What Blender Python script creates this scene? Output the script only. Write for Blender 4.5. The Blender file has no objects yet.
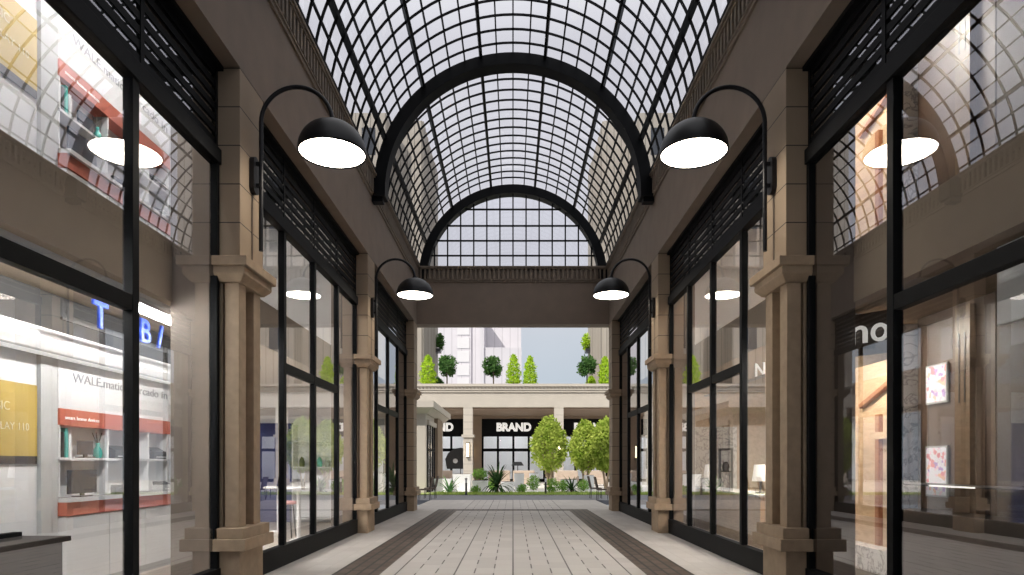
import bpy, math, random
from mathutils import Vector, Matrix, Euler
random.seed(7)
SC = bpy.context.scene
COL = SC.collection
PI = math.pi

# ------------------------------------------------------------------ materials
MATS = {}
def new_mat(name):
    m = bpy.data.materials.new(name); m.use_nodes = True
    nt = m.node_tree
    return m, nt, nt.nodes, nt.links, nt.nodes['Principled BSDF']

def mat(name, col, rough=.6, metal=0., var=.0, vscale=6., bump=0., bscale=40., spec=.5, emit=None, es=0.):
    if name in MATS: return MATS[name]
    m, nt, N, L, p = new_mat(name)
    p.inputs['Base Color'].default_value = (*col, 1)
    p.inputs['Roughness'].default_value = rough
    p.inputs['Metallic'].default_value = metal
    p.inputs['Specular IOR Level'].default_value = spec
    tc = N.new('ShaderNodeTexCoord')
    if var > 0:
        n = N.new('ShaderNodeTexNoise'); n.inputs['Scale'].default_value = vscale; n.inputs['Detail'].default_value = 5
        L.new(tc.outputs['Object'], n.inputs['Vector'])
        r = N.new('ShaderNodeValToRGB')
        r.color_ramp.elements[0].position = .3; r.color_ramp.elements[1].position = .7
        r.color_ramp.elements[0].color = (*[c*(1-var) for c in col], 1)
        r.color_ramp.elements[1].color = (*[min(1, c*(1+var)) for c in col], 1)
        L.new(n.outputs['Fac'], r.inputs['Fac']); L.new(r.outputs['Color'], p.inputs['Base Color'])
    if bump > 0:
        n2 = N.new('ShaderNodeTexNoise'); n2.inputs['Scale'].default_value = bscale; n2.inputs['Detail'].default_value = 4
        L.new(tc.outputs['Object'], n2.inputs['Vector'])
        b = N.new('ShaderNodeBump'); b.inputs['Strength'].default_value = bump; b.inputs['Distance'].default_value = .01
        L.new(n2.outputs['Fac'], b.inputs['Height']); L.new(b.outputs['Normal'], p.inputs['Normal'])
    if emit:
        p.inputs['Emission Color'].default_value = (*emit, 1)
        p.inputs['Emission Strength'].default_value = es
    MATS[name] = m
    return m

def math_node(N, L, op, a, b=None, c=None):
    n = N.new('ShaderNodeMath'); n.operation = op
    for i, v in enumerate((a, b, c)):
        if v is None: continue
        if isinstance(v, (int, float)): n.inputs[i].default_value = v
        else: L.new(v, n.inputs[i])
    return n.outputs[0]

def mix_col(N, L, fac, a, b):
    n = N.new('ShaderNodeMix'); n.data_type = 'RGBA'
    if isinstance(fac, (int, float)): n.inputs[0].default_value = fac
    else: L.new(fac, n.inputs[0])
    for i, v in ((6, a), (7, b)):
        if isinstance(v, tuple): n.inputs[i].default_value = (*v, 1)
        else: L.new(v, n.inputs[i])
    return n.outputs[2]

def glass_mat(name, r0, pw, tint, gain=None):
    m, nt, N, L, p = new_mat(name)
    N.remove(p)
    out = N['Material Output']
    tr = N.new('ShaderNodeBsdfTransparent'); tr.inputs[0].default_value = (*tint, 1)
    gl = N.new('ShaderNodeBsdfGlossy'); gl.inputs['Roughness'].default_value = 0.0
    gl.inputs['Color'].default_value = (.97, .97, 1, 1)
    lw = N.new('ShaderNodeLayerWeight'); lw.inputs['Blend'].default_value = .5
    f = math_node(N, L, 'POWER', lw.outputs['Facing'], pw)
    f = math_node(N, L, 'MULTIPLY_ADD', f, (1-r0) if gain is None else gain, r0)
    mx = N.new('ShaderNodeMixShader')
    L.new(f, mx.inputs[0]); L.new(tr.outputs[0], mx.inputs[1]); L.new(gl.outputs[0], mx.inputs[2])
    L.new(mx.outputs[0], out.inputs['Surface'])
    MATS[name] = m
    return m

def clear_mat(name, tint):
    m, nt, N, L, p = new_mat(name)
    N.remove(p)
    tr = N.new('ShaderNodeBsdfTransparent'); tr.inputs[0].default_value = (*tint, 1)
    L.new(tr.outputs[0], N['Material Output'].inputs['Surface'])
    return m

def paving_mat():
    m, nt, N, L, p = new_mat('paving')
    tc = N.new('ShaderNodeTexCoord')
    sp = N.new('ShaderNodeSeparateXYZ'); L.new(tc.outputs['Object'], sp.inputs[0])
    X, Y = sp.outputs[0], sp.outputs[1]
    ax = math_node(N, L, 'ABSOLUTE', X)
    cb = N.new('ShaderNodeCombineXYZ'); L.new(Y, cb.inputs[0]); L.new(X, cb.inputs[1])
    def brick(c1, c2, mortar, w, h, ms):
        b = N.new('ShaderNodeTexBrick')
        b.inputs['Color1'].default_value = (*c1, 1); b.inputs['Color2'].default_value = (*c2, 1)
        b.inputs['Mortar'].default_value = (*mortar, 1)
        b.inputs['Scale'].default_value = 1; b.inputs['Mortar Size'].default_value = ms
        b.inputs['Mortar Smooth'].default_value = .1
        b.inputs['Brick Width'].default_value = w; b.inputs['Row Height'].default_value = h
        b.offset = .5
        L.new(cb.outputs[0], b.inputs['Vector'])
        return b
    light = brick((.40, .375, .352), (.47, .443, .418), (.37, .345, .32), .50, .2667, .006)
    dark = brick((.066, .046, .034), (.098, .070, .053), (.014, .014, .012), .40, .1625, .020)
    # wide joints between the courses of the light field, every .8 m
    mod = math_node(N, L, 'PINGPONG', X, .4)
    seam = math_node(N, L, 'LESS_THAN', mod, .011)
    # short dark dashes: staggered open joints along the columns
    dash_rows = math_node(N, L, 'PINGPONG', math_node(N, L, 'ADD', X, .1333), .13335)
    on_row = math_node(N, L, 'GREATER_THAN', dash_rows, .1235)
    ph = math_node(N, L, 'FRACT', math_node(N, L, 'ADD', math_node(N, L, 'DIVIDE', Y, .8),
         math_node(N, L, 'MULTIPLY', math_node(N, L, 'ROUND', math_node(N, L, 'DIVIDE', X, .26667)), .5)))
    on_seg = math_node(N, L, 'LESS_THAN', ph, .5)
    dash = math_node(N, L, 'MULTIPLY', on_row, on_seg)
    fld = math_node(N, L, 'LESS_THAN', ax, 1.81)
    join = math_node(N, L, 'MULTIPLY', math_node(N, L, 'MAXIMUM', seam, dash), fld)
    nz = N.new('ShaderNodeTexNoise'); nz.inputs['Scale'].default_value = 1.3; nz.inputs['Detail'].default_value = 6
    L.new(tc.outputs['Object'], nz.inputs['Vector'])
    lcol = mix_col(N, L, math_node(N, L, 'MULTIPLY', nz.outputs['Fac'], .35), light.outputs['Color'], (.35, .322, .298))
    lcol = mix_col(N, L, math_node(N, L, 'MULTIPLY', join, .9), lcol, (.05, .042, .038))
    inb = math_node(N, L, 'MULTIPLY', math_node(N, L, 'GREATER_THAN', ax, 1.81), math_node(N, L, 'LESS_THAN', ax, 2.46))
    iny = math_node(N, L, 'LESS_THAN', Y, 21.25)
    side = math_node(N, L, 'MULTIPLY', inb, iny)
    cross = math_node(N, L, 'MULTIPLY', math_node(N, L, 'GREATER_THAN', Y, 20.55), iny)
    cross = math_node(N, L, 'MULTIPLY', cross, math_node(N, L, 'LESS_THAN', ax, 2.46))
    band = math_node(N, L, 'MAXIMUM', side, cross)
    c = mix_col(N, L, band, lcol, dark.outputs['Color'])
    L.new(c, p.inputs['Base Color'])
    p.inputs['Roughness'].default_value = .55
    p.inputs['Specular IOR Level'].default_value = .35
    b = N.new('ShaderNodeBump'); b.inputs['Strength'].default_value = .25; b.inputs['Distance'].default_value = .01
    L.new(light.outputs['Fac'], b.inputs['Height']); b.invert = True
    L.new(b.outputs['Normal'], p.inputs['Normal'])
    return m

def jointed_stone(name, col, step=.445, z0=4.287, wide=0., var=.1, joint=.012):
    """stone with dark horizontal joints every step metres (object z), optional vertical joints"""
    m, nt, N, L, p = new_mat(name)
    geo = N.new('ShaderNodeNewGeometry')
    sp = N.new('ShaderNodeSeparateXYZ'); L.new(geo.outputs['Position'], sp.inputs[0])
    z = math_node(N, L, 'SUBTRACT', sp.outputs[2], z0)
    f = math_node(N, L, 'PINGPONG', z, step/2)
    j = math_node(N, L, 'LESS_THAN', f, joint/2)
    if wide:
        g = math_node(N, L, 'PINGPONG', math_node(N, L, 'ADD', sp.outputs[0], .4), wide/2)
        j = math_node(N, L, 'MAXIMUM', j, math_node(N, L, 'LESS_THAN', g, joint/2))
    nz = N.new('ShaderNodeTexNoise'); nz.inputs['Scale'].default_value = 3; nz.inputs['Detail'].default_value = 8
    L.new(geo.outputs['Position'], nz.inputs['Vector'])
    c = mix_col(N, L, nz.outputs['Fac'], tuple(x*(1-var) for x in col), tuple(min(1, x*(1+var)) for x in col))
    c = mix_col(N, L, j, c, tuple(x*.12 for x in col))
    L.new(c, p.inputs['Base Color']); p.inputs['Roughness'].default_value = .65
    n2 = N.new('ShaderNodeTexNoise'); n2.inputs['Scale'].default_value = 120
    L.new(geo.outputs['Position'], n2.inputs['Vector'])
    b = N.new('ShaderNodeBump'); b.inputs['Strength'].default_value = .12; b.inputs['Distance'].default_value = .005
    L.new(n2.outputs['Fac'], b.inputs['Height']); L.new(b.outputs['Normal'], p.inputs['Normal'])
    MATS[name] = m
    return m

def wood_mat(name, c1, c2, scale=1.2, rough=.4):
    m, nt, N, L, p = new_mat(name)
    tc = N.new('ShaderNodeTexCoord')
    mp = N.new('ShaderNodeMapping'); mp.inputs['Scale'].default_value = (scale*4, scale, scale*4)
    L.new(tc.outputs['Object'], mp.inputs[0])
    nz = N.new('ShaderNodeTexNoise'); nz.inputs['Scale'].default_value = 2; nz.inputs['Detail'].default_value = 8; nz.inputs['Distortion'].default_value = 1.2
    L.new(mp.outputs[0], nz.inputs['Vector'])
    r = N.new('ShaderNodeValToRGB'); r.color_ramp.elements[0].position = .35; r.color_ramp.elements[1].position = .65
    r.color_ramp.elements[0].color = (*c1, 1); r.color_ramp.elements[1].color = (*c2, 1)
    L.new(nz.outputs['Fac'], r.inputs[0]); L.new(r.outputs[0], p.inputs['Base Color'])
    p.inputs['Roughness'].default_value = rough
    MATS[name] = m
    return m

def marble_mat(name, base, vein, scale=2.5):
    m, nt, N, L, p = new_mat(name)
    tc = N.new('ShaderNodeTexCoord')
    nz = N.new('ShaderNodeTexNoise'); nz.inputs['Scale'].default_value = scale; nz.inputs['Detail'].default_value = 9; nz.inputs['Distortion'].default_value = 2.2
    L.new(tc.outputs['Object'], nz.inputs['Vector'])
    r = N.new('ShaderNodeValToRGB')
    r.color_ramp.elements[0].position = .46; r.color_ramp.elements[0].color = (*base, 1)
    r.color_ramp.elements[1].position = .54; r.color_ramp.elements[1].color = (*base, 1)
    e = r.color_ramp.elements.new(.5); e.color = (*vein, 1)
    L.new(nz.outputs['Fac'], r.inputs[0]); L.new(r.outputs[0], p.inputs['Base Color'])
    p.inputs['Roughness'].default_value = .2
    MATS[name] = m
    return m

def floral_mat(name):
    m, nt, N, L, p = new_mat(name)
    tc = N.new('ShaderNodeTexCoord')
    v = N.new('ShaderNodeTexVoronoi'); v.inputs['Scale'].default_value = 20
    L.new(tc.outputs['Object'], v.inputs['Vector'])
    h = N.new('ShaderNodeSeparateColor'); L.new(v.outputs['Color'], h.inputs[0])
    r = N.new('ShaderNodeValToRGB'); r.color_ramp.interpolation = 'CONSTANT'
    cols = [(0, (.78, .76, .80)), (.35, (.75, .28, .32)), (.48, (.82, .50, .36)), (.6, (.80, .78, .82)), (.74, (.48, .32, .62)), (.86, (.86, .62, .70))]
    r.color_ramp.elements[0].color = (*cols[0][1], 1); r.color_ramp.elements[1].position = cols[1][0]; r.color_ramp.elements[1].color = (*cols[1][1], 1)
    for pos, c in cols[2:]:
        e = r.color_ramp.elements.new(pos); e.color = (*c, 1)
    L.new(h.outputs[0], r.inputs[0]); L.new(r.outputs[0], p.inputs['Base Color'])
    L.new(r.outputs[0], p.inputs['Emission Color']); p.inputs['Emission Strength'].default_value = .22
    p.inputs['Roughness'].default_value = .4
    MATS[name] = m
    return m

def fluted_mat(name, col, step=.5, depth=.35, axis=1):
    m, nt, N, L, p = new_mat(name)
    geo = N.new('ShaderNodeNewGeometry')
    sp = N.new('ShaderNodeSeparateXYZ'); L.new(geo.outputs['Position'], sp.inputs[0])
    s = math_node(N, L, 'ADD', sp.outputs[0], sp.outputs[1])
    f = math_node(N, L, 'PINGPONG', s, step/2)
    g = math_node(N, L, 'LESS_THAN', f, step*.06)
    zf = math_node(N, L, 'PINGPONG', sp.outputs[2], 1.6)
    gz = math_node(N, L, 'LESS_THAN', zf, .05)
    nz = N.new('ShaderNodeTexNoise'); nz.inputs['Scale'].default_value = .5; nz.inputs['Detail'].default_value = 6
    L.new(geo.outputs['Position'], nz.inputs['Vector'])
    c = mix_col(N, L, nz.outputs['Fac'], tuple(x*.9 for x in col), tuple(min(1, x*1.08) for x in col))
    c = mix_col(N, L, math_node(N, L, 'MULTIPLY', g, depth), c, tuple(x*.4 for x in col))
    L.new(c, p.inputs['Base Color']); p.inputs['Roughness'].default_value = .8
    MATS[name] = m
    return m

def leaf_mat(name, c1, c2, scale=3.):
    m, nt, N, L, p = new_mat(name)
    N.remove(p)
    tc = N.new('ShaderNodeTexCoord')
    nz = N.new('ShaderNodeTexNoise'); nz.inputs['Scale'].default_value = scale; nz.inputs['Detail'].default_value = 3
    L.new(tc.outputs['Object'], nz.inputs['Vector'])
    r = N.new('ShaderNodeValToRGB'); r.color_ramp.elements[0].position = .35; r.color_ramp.elements[1].position = .65
    r.color_ramp.elements[0].color = (*c1, 1); r.color_ramp.elements[1].color = (*c2, 1)
    L.new(nz.outputs['Fac'], r.inputs[0])
    d = N.new('ShaderNodeBsdfDiffuse'); t = N.new('ShaderNodeBsdfTranslucent'); mx = N.new('ShaderNodeMixShader')
    mx.inputs[0].default_value = .35
    L.new(r.outputs[0], d.inputs[0]); L.new(r.outputs[0], t.inputs[0])
    L.new(d.outputs[0], mx.inputs[1]); L.new(t.outputs[0], mx.inputs[2]); L.new(mx.outputs[0], N['Material Output'].inputs[0])
    MATS[name] = m
    return m

STONE = mat('pillar_stone', (.32, .236, .16), .7, var=.12, vscale=9, bump=.15, bscale=150)
STONEJ = jointed_stone('pillar_stone_jointed', (.30, .225, .155))
PLASTER = mat('beam_plaster', (.215, .165, .128), .75, var=.07, vscale=2.5, bump=.06, bscale=90)
DARKPL = mat('jamb_plaster', (.17, .138, .115), .7, var=.05, vscale=3)
SLABM = mat('slab_plaster', (.30, .235, .175), .7, var=.06, vscale=2)
BLACK = mat('black_metal', (.0045, .005, .006), .55, var=.0, spec=.12)
RIBM = mat('skylight_steel', (.005, .0055, .007), .5, spec=.18)
CORN = mat('cornice_stone', (.20, .155, .115), .7, var=.12, vscale=9)
LAMPB = mat('lamp_black', (.007, .007, .009), .38, spec=.35)
LAMPE = mat('lamp_diffuser', (1, 1, 1), .5, emit=(1, .90, .76), es=17)
PAVE = paving_mat()
GLASS = glass_mat('shop_glass', .14, 2.0, (.97, .975, .975), .62)
CLEAR = clear_mat('glass_back', (.97, .98, .98))
SKYGL = glass_mat('skylight_glass', .03, 4.0, (.93, .94, .96), .5)
WHITE = mat('white_paint', (.82, .82, .83), .5, var=.02, vscale=3)
WHITEG = mat('white_gloss', (.85, .85, .86), .25)
GREYP = mat('grey_paint', (.45, .46, .47), .5)
RED = mat('red_laminate', (.52, .135, .085), .4, var=.08, vscale=2)
GOLD = mat('gold_poster', (.52, .37, .09), .45, var=.15, vscale=1.5)
CHAR = mat('charcoal_plastic', (.03, .03, .033), .35)
SCREEN = mat('dark_screen', (.03, .04, .06), .12)
TEAL = mat('teal_ceramic', (.10, .48, .42), .25)
BLUE = mat('blue_lettering', (.05, .10, .55), .4, emit=(.08, .16, .9), es=.15)
BLUEW = mat('blue_wall', (.03, .04, .16), .6, var=.06)
NAVY = mat('dark_brown_wall', (.06, .045, .035), .55, var=.2, vscale=4)
BROWNW = mat('brown_stone_wall', (.11, .068, .045), .5, var=.25, vscale=3, bump=.2, bscale=30)
WOOD = wood_mat('oak_panel', (.50, .36, .23), (.64, .48, .32))
WOODR = wood_mat('red_timber', (.30, .12, .06), (.42, .19, .10))
MARBLE = marble_mat('white_marble', (.80, .80, .80), (.38, .38, .40))
FLORAL = floral_mat('floral_print')
LETTERW = mat('white_lettering', (.9, .9, .9), .5, emit=(1, .97, .92), es=.55)
LETTERG = mat('grey_lettering', (.36, .37, .39), .5)
LIGHTP = mat('ceiling_light_panel', (1, 1, 1), .5, emit=(1, .97, .93), es=85)  # LIGHT emitters feed the strips and panels added inside the shops
LIGHTU = mat('bright_light_panel', (1, 1, 1), .5, emit=(1, .98, .96), es=82)
LIGHTM = mat('soft_light_panel', (1, 1, 1), .5, emit=(1, .96, .9), es=30)
LIGHTW = mat('warm_light_panel', (1, 1, 1), .5, emit=(1, .92, .82), es=130)
EDGEL = mat('shelf_edge_light', (1, 1, 1), .5, emit=(1, .95, .88), es=1.3)
BRONZE = wood_mat('bronze_timber', (.13, .085, .05), (.20, .135, .08))
SHADE = mat('lamp_shade_fabric', (.85, .83, .80), .6, emit=(1, .92, .82), es=.5)
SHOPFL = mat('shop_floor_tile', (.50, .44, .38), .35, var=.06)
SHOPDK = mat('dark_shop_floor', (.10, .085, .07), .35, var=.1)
CEILD = mat('dark_ceiling', (.025, .024, .024), .7)
CREAM = mat('cream_render', (.50, .455, .395), .75, var=.04, vscale=1.5)
CREAMJ = jointed_stone('cream_blocks', (.52, .475, .415), .5, 0, var=.04, joint=.014)
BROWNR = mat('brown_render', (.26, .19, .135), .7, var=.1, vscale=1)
TERR = mat('courtyard_paving', (.78, .75, .70), .7, var=.05, vscale=.8)
ROAD = mat('grey_road_setts', (.16, .165, .18), .7, var=.2, vscale=3, bump=.2, bscale=12)
GRASSG = mat('grass_soil', (.27, .33, .10), .9, var=.3, vscale=3)
GRASSB = leaf_mat('grass_blade', (.30, .44, .10), (.5, .6, .18))
TOWERW = fluted_mat('white_tower_render', (.66, .635, .665), 1.1, .3)
TOWERL = fluted_mat('tower_render', (.40, .36, .31), .55, .8)
WINDK = mat('tower_window_glass', (.05, .055, .065), .15)
CHAIRB = mat('brown_weave', (.10, .068, .05), .6, var=.15, vscale=20)
SOFA = mat('beige_upholstery', (.52, .42, .34), .8, var=.06)
BARK = mat('pale_bark', (.42, .32, .22), .85, var=.2, vscale=12)
BARKD = mat('dark_bark', (.12, .09, .06), .85, var=.2, vscale=12)
LF_TREE = leaf_mat('tree_leaf', (.26, .38, .05), (.58, .66, .16), 2.2)
LF_LIME = leaf_mat('lime_leaf', (.36, .56, .03), (.62, .80, .09), 3)
LF_DARK = leaf_mat('dark_leaf', (.045, .12, .035), (.16, .30, .09), 3)
LF_PALM = leaf_mat('palm_leaf', (.02, .055, .02), (.07, .13, .045), 4)
LF_AGAV = leaf_mat('agave_leaf', (.10, .26, .08), (.22, .42, .16), 4)
LF_BUSH = leaf_mat('bush_leaf', (.15, .34, .05), (.34, .52, .14), 4)
SCONCE = mat('sconce_tube', (1, 1, 1), .4, emit=(1, .78, .48), es=4)
ROOFM = mat('roof_felt', (.16, .16, .16), .9)

# ------------------------------------------------------------------ mesh builder
class MB:
    def __init__(s): s.v = []; s.f = []; s.mi = []; s.sm = []
    def add(s, vs, fs, mi=0, smooth=False):
        o = len(s.v); s.v += [tuple(v) for v in vs]
        for f in fs:
            s.f.append([i+o for i in f]); s.mi.append(mi); s.sm.append(smooth)
        return s
    def box(s, x0, x1, y0, y1, z0, z1, mi=0, faces=None):
        x0, x1 = sorted((x0, x1)); y0, y1 = sorted((y0, y1)); z0, z1 = sorted((z0, z1))
        vs = [(x0,y0,z0),(x1,y0,z0),(x1,y1,z0),(x0,y1,z0),(x0,y0,z1),(x1,y0,z1),(x1,y1,z1),(x0,y1,z1)]
        fs = [(0,3,2,1),(4,5,6,7),(0,1,5,4),(2,3,7,6),(1,2,6,5),(3,0,4,7)]   # -z +z -y +y +x -x
        for k, f in enumerate(fs):
            s.add(vs, [f], (faces or {}).get(k, mi)) if faces else None
        if not faces: s.add(vs, fs, mi)
        return s
    def frustum(s, b, zb, t, zt):
        """b,t = (x0,x1,y0,y1) rectangles at heights zb, zt"""
        vs = [(b[0],b[2],zb),(b[1],b[2],zb),(b[1],b[3],zb),(b[0],b[3],zb),(t[0],t[2],zt),(t[1],t[2],zt),(t[1],t[3],zt),(t[0],t[3],zt)]
        return s.add(vs, [(0,3,2,1),(4,5,6,7),(0,1,5,4),(2,3,7,6),(1,2,6,5),(3,0,4,7)])
    def obox(s, M, sx, sy, sz):
        """box centred on the matrix M"""
        vs = [M @ Vector((a*sx/2, b*sy/2, c*sz/2)) for c in (-1,1) for a, b in ((-1,-1),(1,-1),(1,1),(-1,1))]
        return s.add(vs, [(0,3,2,1),(4,5,6,7),(0,1,5,4),(2,3,7,6),(1,2,6,5),(3,0,4,7)])
    def bar(s, p, q, w, d, up=(0,0,1)):
        p, q = Vector(p), Vector(q); z = (q-p).normalized(); u = Vector(up)
        x = u.cross(z)
        if x.length < 1e-4: x = Vector((1,0,0)).cross(z)
        x.normalize(); y = z.cross(x)
        vs = []
        for c in (p, q):
            for a, b in ((-1,-1),(1,-1),(1,1),(-1,1)): vs.append(c + x*a*w/2 + y*b*d/2)
        return s.add(vs, [(0,3,2,1),(4,5,6,7),(0,1,5,4),(2,3,7,6),(1,2,6,5),(3,0,4,7)])
    def tube(s, pts, r, n=10, cap=True):
        pts = [Vector(p) for p in pts]
        rs = r if isinstance(r, (list, tuple)) else [r]*len(pts)
        vs = []; ref = None
        for i, p in enumerate(pts):
            t = (pts[min(i+1, len(pts)-1)] - pts[max(i-1, 0)]).normalized()
            if ref is None:
                ref = Vector((0,1,0)) if abs(t.y) < .9 else Vector((1,0,0))
            x = ref - t*ref.dot(t); x.normalize(); ref = x; y = t.cross(x)
            for k in range(n):
                a = 2*PI*k/n; vs.append(p + (x*math.cos(a) + y*math.sin(a))*rs[i])
        fs = []
        for i in range(len(pts)-1):
            for k in range(n):
                k2 = (k+1) % n; fs.append((i*n+k, i*n+k2, (i+1)*n+k2, (i+1)*n+k))
        s.add(vs, fs, 0, True)
        if cap: s.add(vs, [tuple(range(n-1,-1,-1)), tuple(range((len(pts)-1)*n, len(pts)*n))])
        return s
    def lathe(s, prof, c, n=24, mi=0):
        """prof [(r,z)] around vertical axis at c"""
        vs = []; fs = []
        for r, z in prof:
            for k in range(n):
                a = 2*PI*k/n; vs.append((c[0]+r*math.cos(a), c[1]+r*math.sin(a), c[2]+z))
        for i in range(len(prof)-1):
            for k in range(n):
                k2 = (k+1) % n; fs.append((i*n+k, i*n+k2, (i+1)*n+k2, (i+1)*n+k))
        return s.add(vs, fs, mi, True)
    def prism(s, poly, axis, a, b, smooth=False):
        """poly of 2-D points extruded along axis 'x','y','z' from a to b"""
        def P(u, v, w):
            return {'x': (w,u,v), 'y': (u,w,v), 'z': (u,v,w)}[axis]
        n = len(poly)
        vs = [P(u,v,a) for u,v in poly] + [P(u,v,b) for u,v in poly]
        fs = [(i,(i+1)%n,(i+1)%n+n,i+n) for i in range(n)]
        s.add(vs, fs, 0, smooth)
        return s.add(vs, [tuple(range(n-1,-1,-1)), tuple(range(n,2*n))])
    def build(s, name, m, parent=None, bevel=0):
        off = parent_loc(parent)
        me = bpy.data.meshes.new(name)
        me.from_pydata([(v[0]-off[0], v[1]-off[1], v[2]-off[2]) for v in s.v], [], s.f)
        for mm in (m if isinstance(m, (list, tuple)) else [m]): me.materials.append(mm)
        for p, i, q in zip(me.polygons, s.mi, s.sm): p.material_index = i; p.use_smooth = q
        me.update()
        fix_normals(me)
        o = bpy.data.objects.new(name, me); COL.objects.link(o)
        if parent: o.parent = parent
        if bevel:
            b = o.modifiers.new('bevel', 'BEVEL'); b.width = bevel; b.segments = 2; b.limit_method = 'ANGLE'
        return o

import bmesh
def fix_normals(me):
    if len(me.polygons) > 60000: return
    bm = bmesh.new(); bm.from_mesh(me)
    if any(len(m.name) and m.name in ('shop_glass',) for m in me.materials): bm.free(); return
    bmesh.ops.recalc_face_normals(bm, faces=bm.faces)
    bm.to_mesh(me); bm.free()

def parent_loc(p):
    v = Vector((0,0,0))
    while p: v += p.location; p = p.parent
    return v

def tag(o, label=None, cat=None, group=None, kind=None):
    if label: o['label'] = label
    if cat: o['category'] = cat
    if group: o['group'] = group
    if kind: o['kind'] = kind
    return o

def thing(name, label, cat, loc=(0,0,0), group=None):
    o = bpy.data.objects.new(name, None); COL.objects.link(o); o.location = loc; o.empty_display_size = .1
    return tag(o, label, cat, group)

def setting(name, label=None, cat=None, loc=(0,0,0)):
    o = bpy.data.objects.new(name, None); COL.objects.link(o); o.location = loc
    return tag(o, label, cat, None, 'structure')

def struct(mb, name, m, label=None, cat=None, bevel=0):
    o = mb.build(name, m, None, bevel)
    return tag(o, label, cat, None, 'structure')

def copy_tree(o, loc=None, label=None, group=None, parent=None):
    c = o.copy(); COL.objects.link(c)
    if parent: c.parent = parent
    if loc is not None: c.location = loc
    if label: c['label'] = label
    if group: c['group'] = group
    for ch in list(o.children): copy_tree(ch, parent=c)
    return c

def text(name, body, size, loc, rot, m, parent=None, depth=.02, offset=0., align='CENTER', width=None, bevel=0):
    cu = bpy.data.curves.new(name, 'FONT'); cu.body = body; cu.size = size; cu.extrude = depth; cu.bevel_depth = offset; cu.bevel_resolution = 1
    cu.align_x = align
    t = bpy.data.objects.new('tmp', cu); COL.objects.link(t)
    bpy.context.view_layer.update()
    dg = bpy.context.evaluated_depsgraph_get()
    me = bpy.data.meshes.new_from_object(t.evaluated_get(dg))
    bpy.data.objects.remove(t); bpy.data.curves.remove(cu)
    if width:
        xs = [v.co.x for v in me.vertices]; k = width/(max(xs)-min(xs))
        for v in me.vertices: v.co.x *= k
    me.name = name; me.materials.clear(); me.materials.append(m)
    o = bpy.data.objects.new(name, me); COL.objects.link(o)
    off = parent_loc(parent)
    if parent: o.parent = parent
    o.location = Vector(loc) - off; o.rotation_euler = rot
    return o

# ------------------------------------------------------------------ camera
H0 = 1.5
cam = bpy.data.cameras.new('camera'); co = bpy.data.objects.new('camera', cam); COL.objects.link(co)
co.location = (0, 0, H0); co.rotation_euler = (PI/2, 0, 0)
cam.sensor_width = 36; cam.lens = 640/1024*36
cam.shift_x = -1/1024; cam.shift_y = (464-287.5)/1024
cam.clip_start = .05; cam.clip_end = 600
SC.camera = co

# ------------------------------------------------------------------ constants
A = 3.15           # inner face of pillars and beams
G = 3.43           # glass plane
JX = 3.94          # inner face of the wall behind the glass
ZB = 6.08          # underside of beams
ZC0, ZC1 = 7.45, 7.95   # cornice
ZS = 7.55; R = 3.15      # springing of the vault, radius
PIL = [(7.385, 8.065), (13.885, 14.565), (20.385, 21.065)]
YE0, YE1 = 20.95, 21.5  # end beam
YB = -6.0

# ------------------------------------------------------------------ floor
struct(MB().box(-G, G, YB, 26.7, -.2, 0), 'floor', PAVE, 'light brick paving with two dark border bands down the arcade', 'floor')
struct(MB().box(-30, 30, 26.7, 31.0, -.2, -.01), 'ground_road', ROAD, 'grey sett road crossing past the arcade exit', 'road')
struct(MB().box(-30, 30, 31.0, 60, -.2, 0), 'ground_courtyard', TERR, 'pale sunlit courtyard paving beyond the arcade', 'paving')

# ------------------------------------------------------------------ side walls, beams, cornices
def side_shell(s, side):
    nm = 'left' if s < 0 else 'right'
    X = lambda v: s*v
    # long beam over the shopfronts
    m = MB().box(X(A), X(G+.10), YB, YE1, ZB, ZC1)
    struct(m, 'wall_'+nm, PLASTER, 'plain brown plaster beam running over the %s shopfronts' % nm, 'beam')
    # cornice: lower moulding, fluted frieze, top lip
    m = MB()
    m.box(X(A-.035), X(A), YB, YE0, ZC0, ZC0+.06)
    m.box(X(A-.06), X(A), YB, YE0, ZC0+.06, ZC0+.09)
    y = YB
    while y < YE0-.1:
        m.box(X(A-.07), X(A), y, y+.07, ZC0+.09, ZC1-.09); y += .15
    m.box(X(A-.09), X(A), YB, YE0, ZC1-.09, ZC1-.05)
    m.box(X(A-.12), X(A), YB, YE0, ZC1-.05, ZC1)
    struct(m, 'trim_1' if s < 0 else 'trim_2', CORN, 'fluted stone cornice under the %s side of the glass roof' % nm, 'cornice')
side_shell(-1, 0); side_shell(1, 0)

# end beam with its own cornice
struct(MB().box(-A, A, YE0, YE1, ZB, ZC1), 'wall_back', PLASTER, 'plain brown plaster beam across the arcade exit', 'beam')
m = MB()
m.box(-A+.1, A-.1, YE0-.035, YE0, ZC0, ZC0+.06); m.box(-A+.1, A-.1, YE0-.06, YE0, ZC0+.06, ZC0+.09)
x = -A+.1
while x < A-.15:
    m.box(x, x+.07, YE0-.07, YE0, ZC0+.09, ZC1-.09); x += .15
m.box(-A+.1, A-.1, YE0-.09, YE0, ZC1-.09, ZC1-.05); m.box(-A+.1, A-.1, YE0-.12, YE0, ZC1-.05, ZC1)
struct(m, 'trim_3', CORN, 'fluted stone cornice below the arched end screen', 'cornice')

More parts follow.
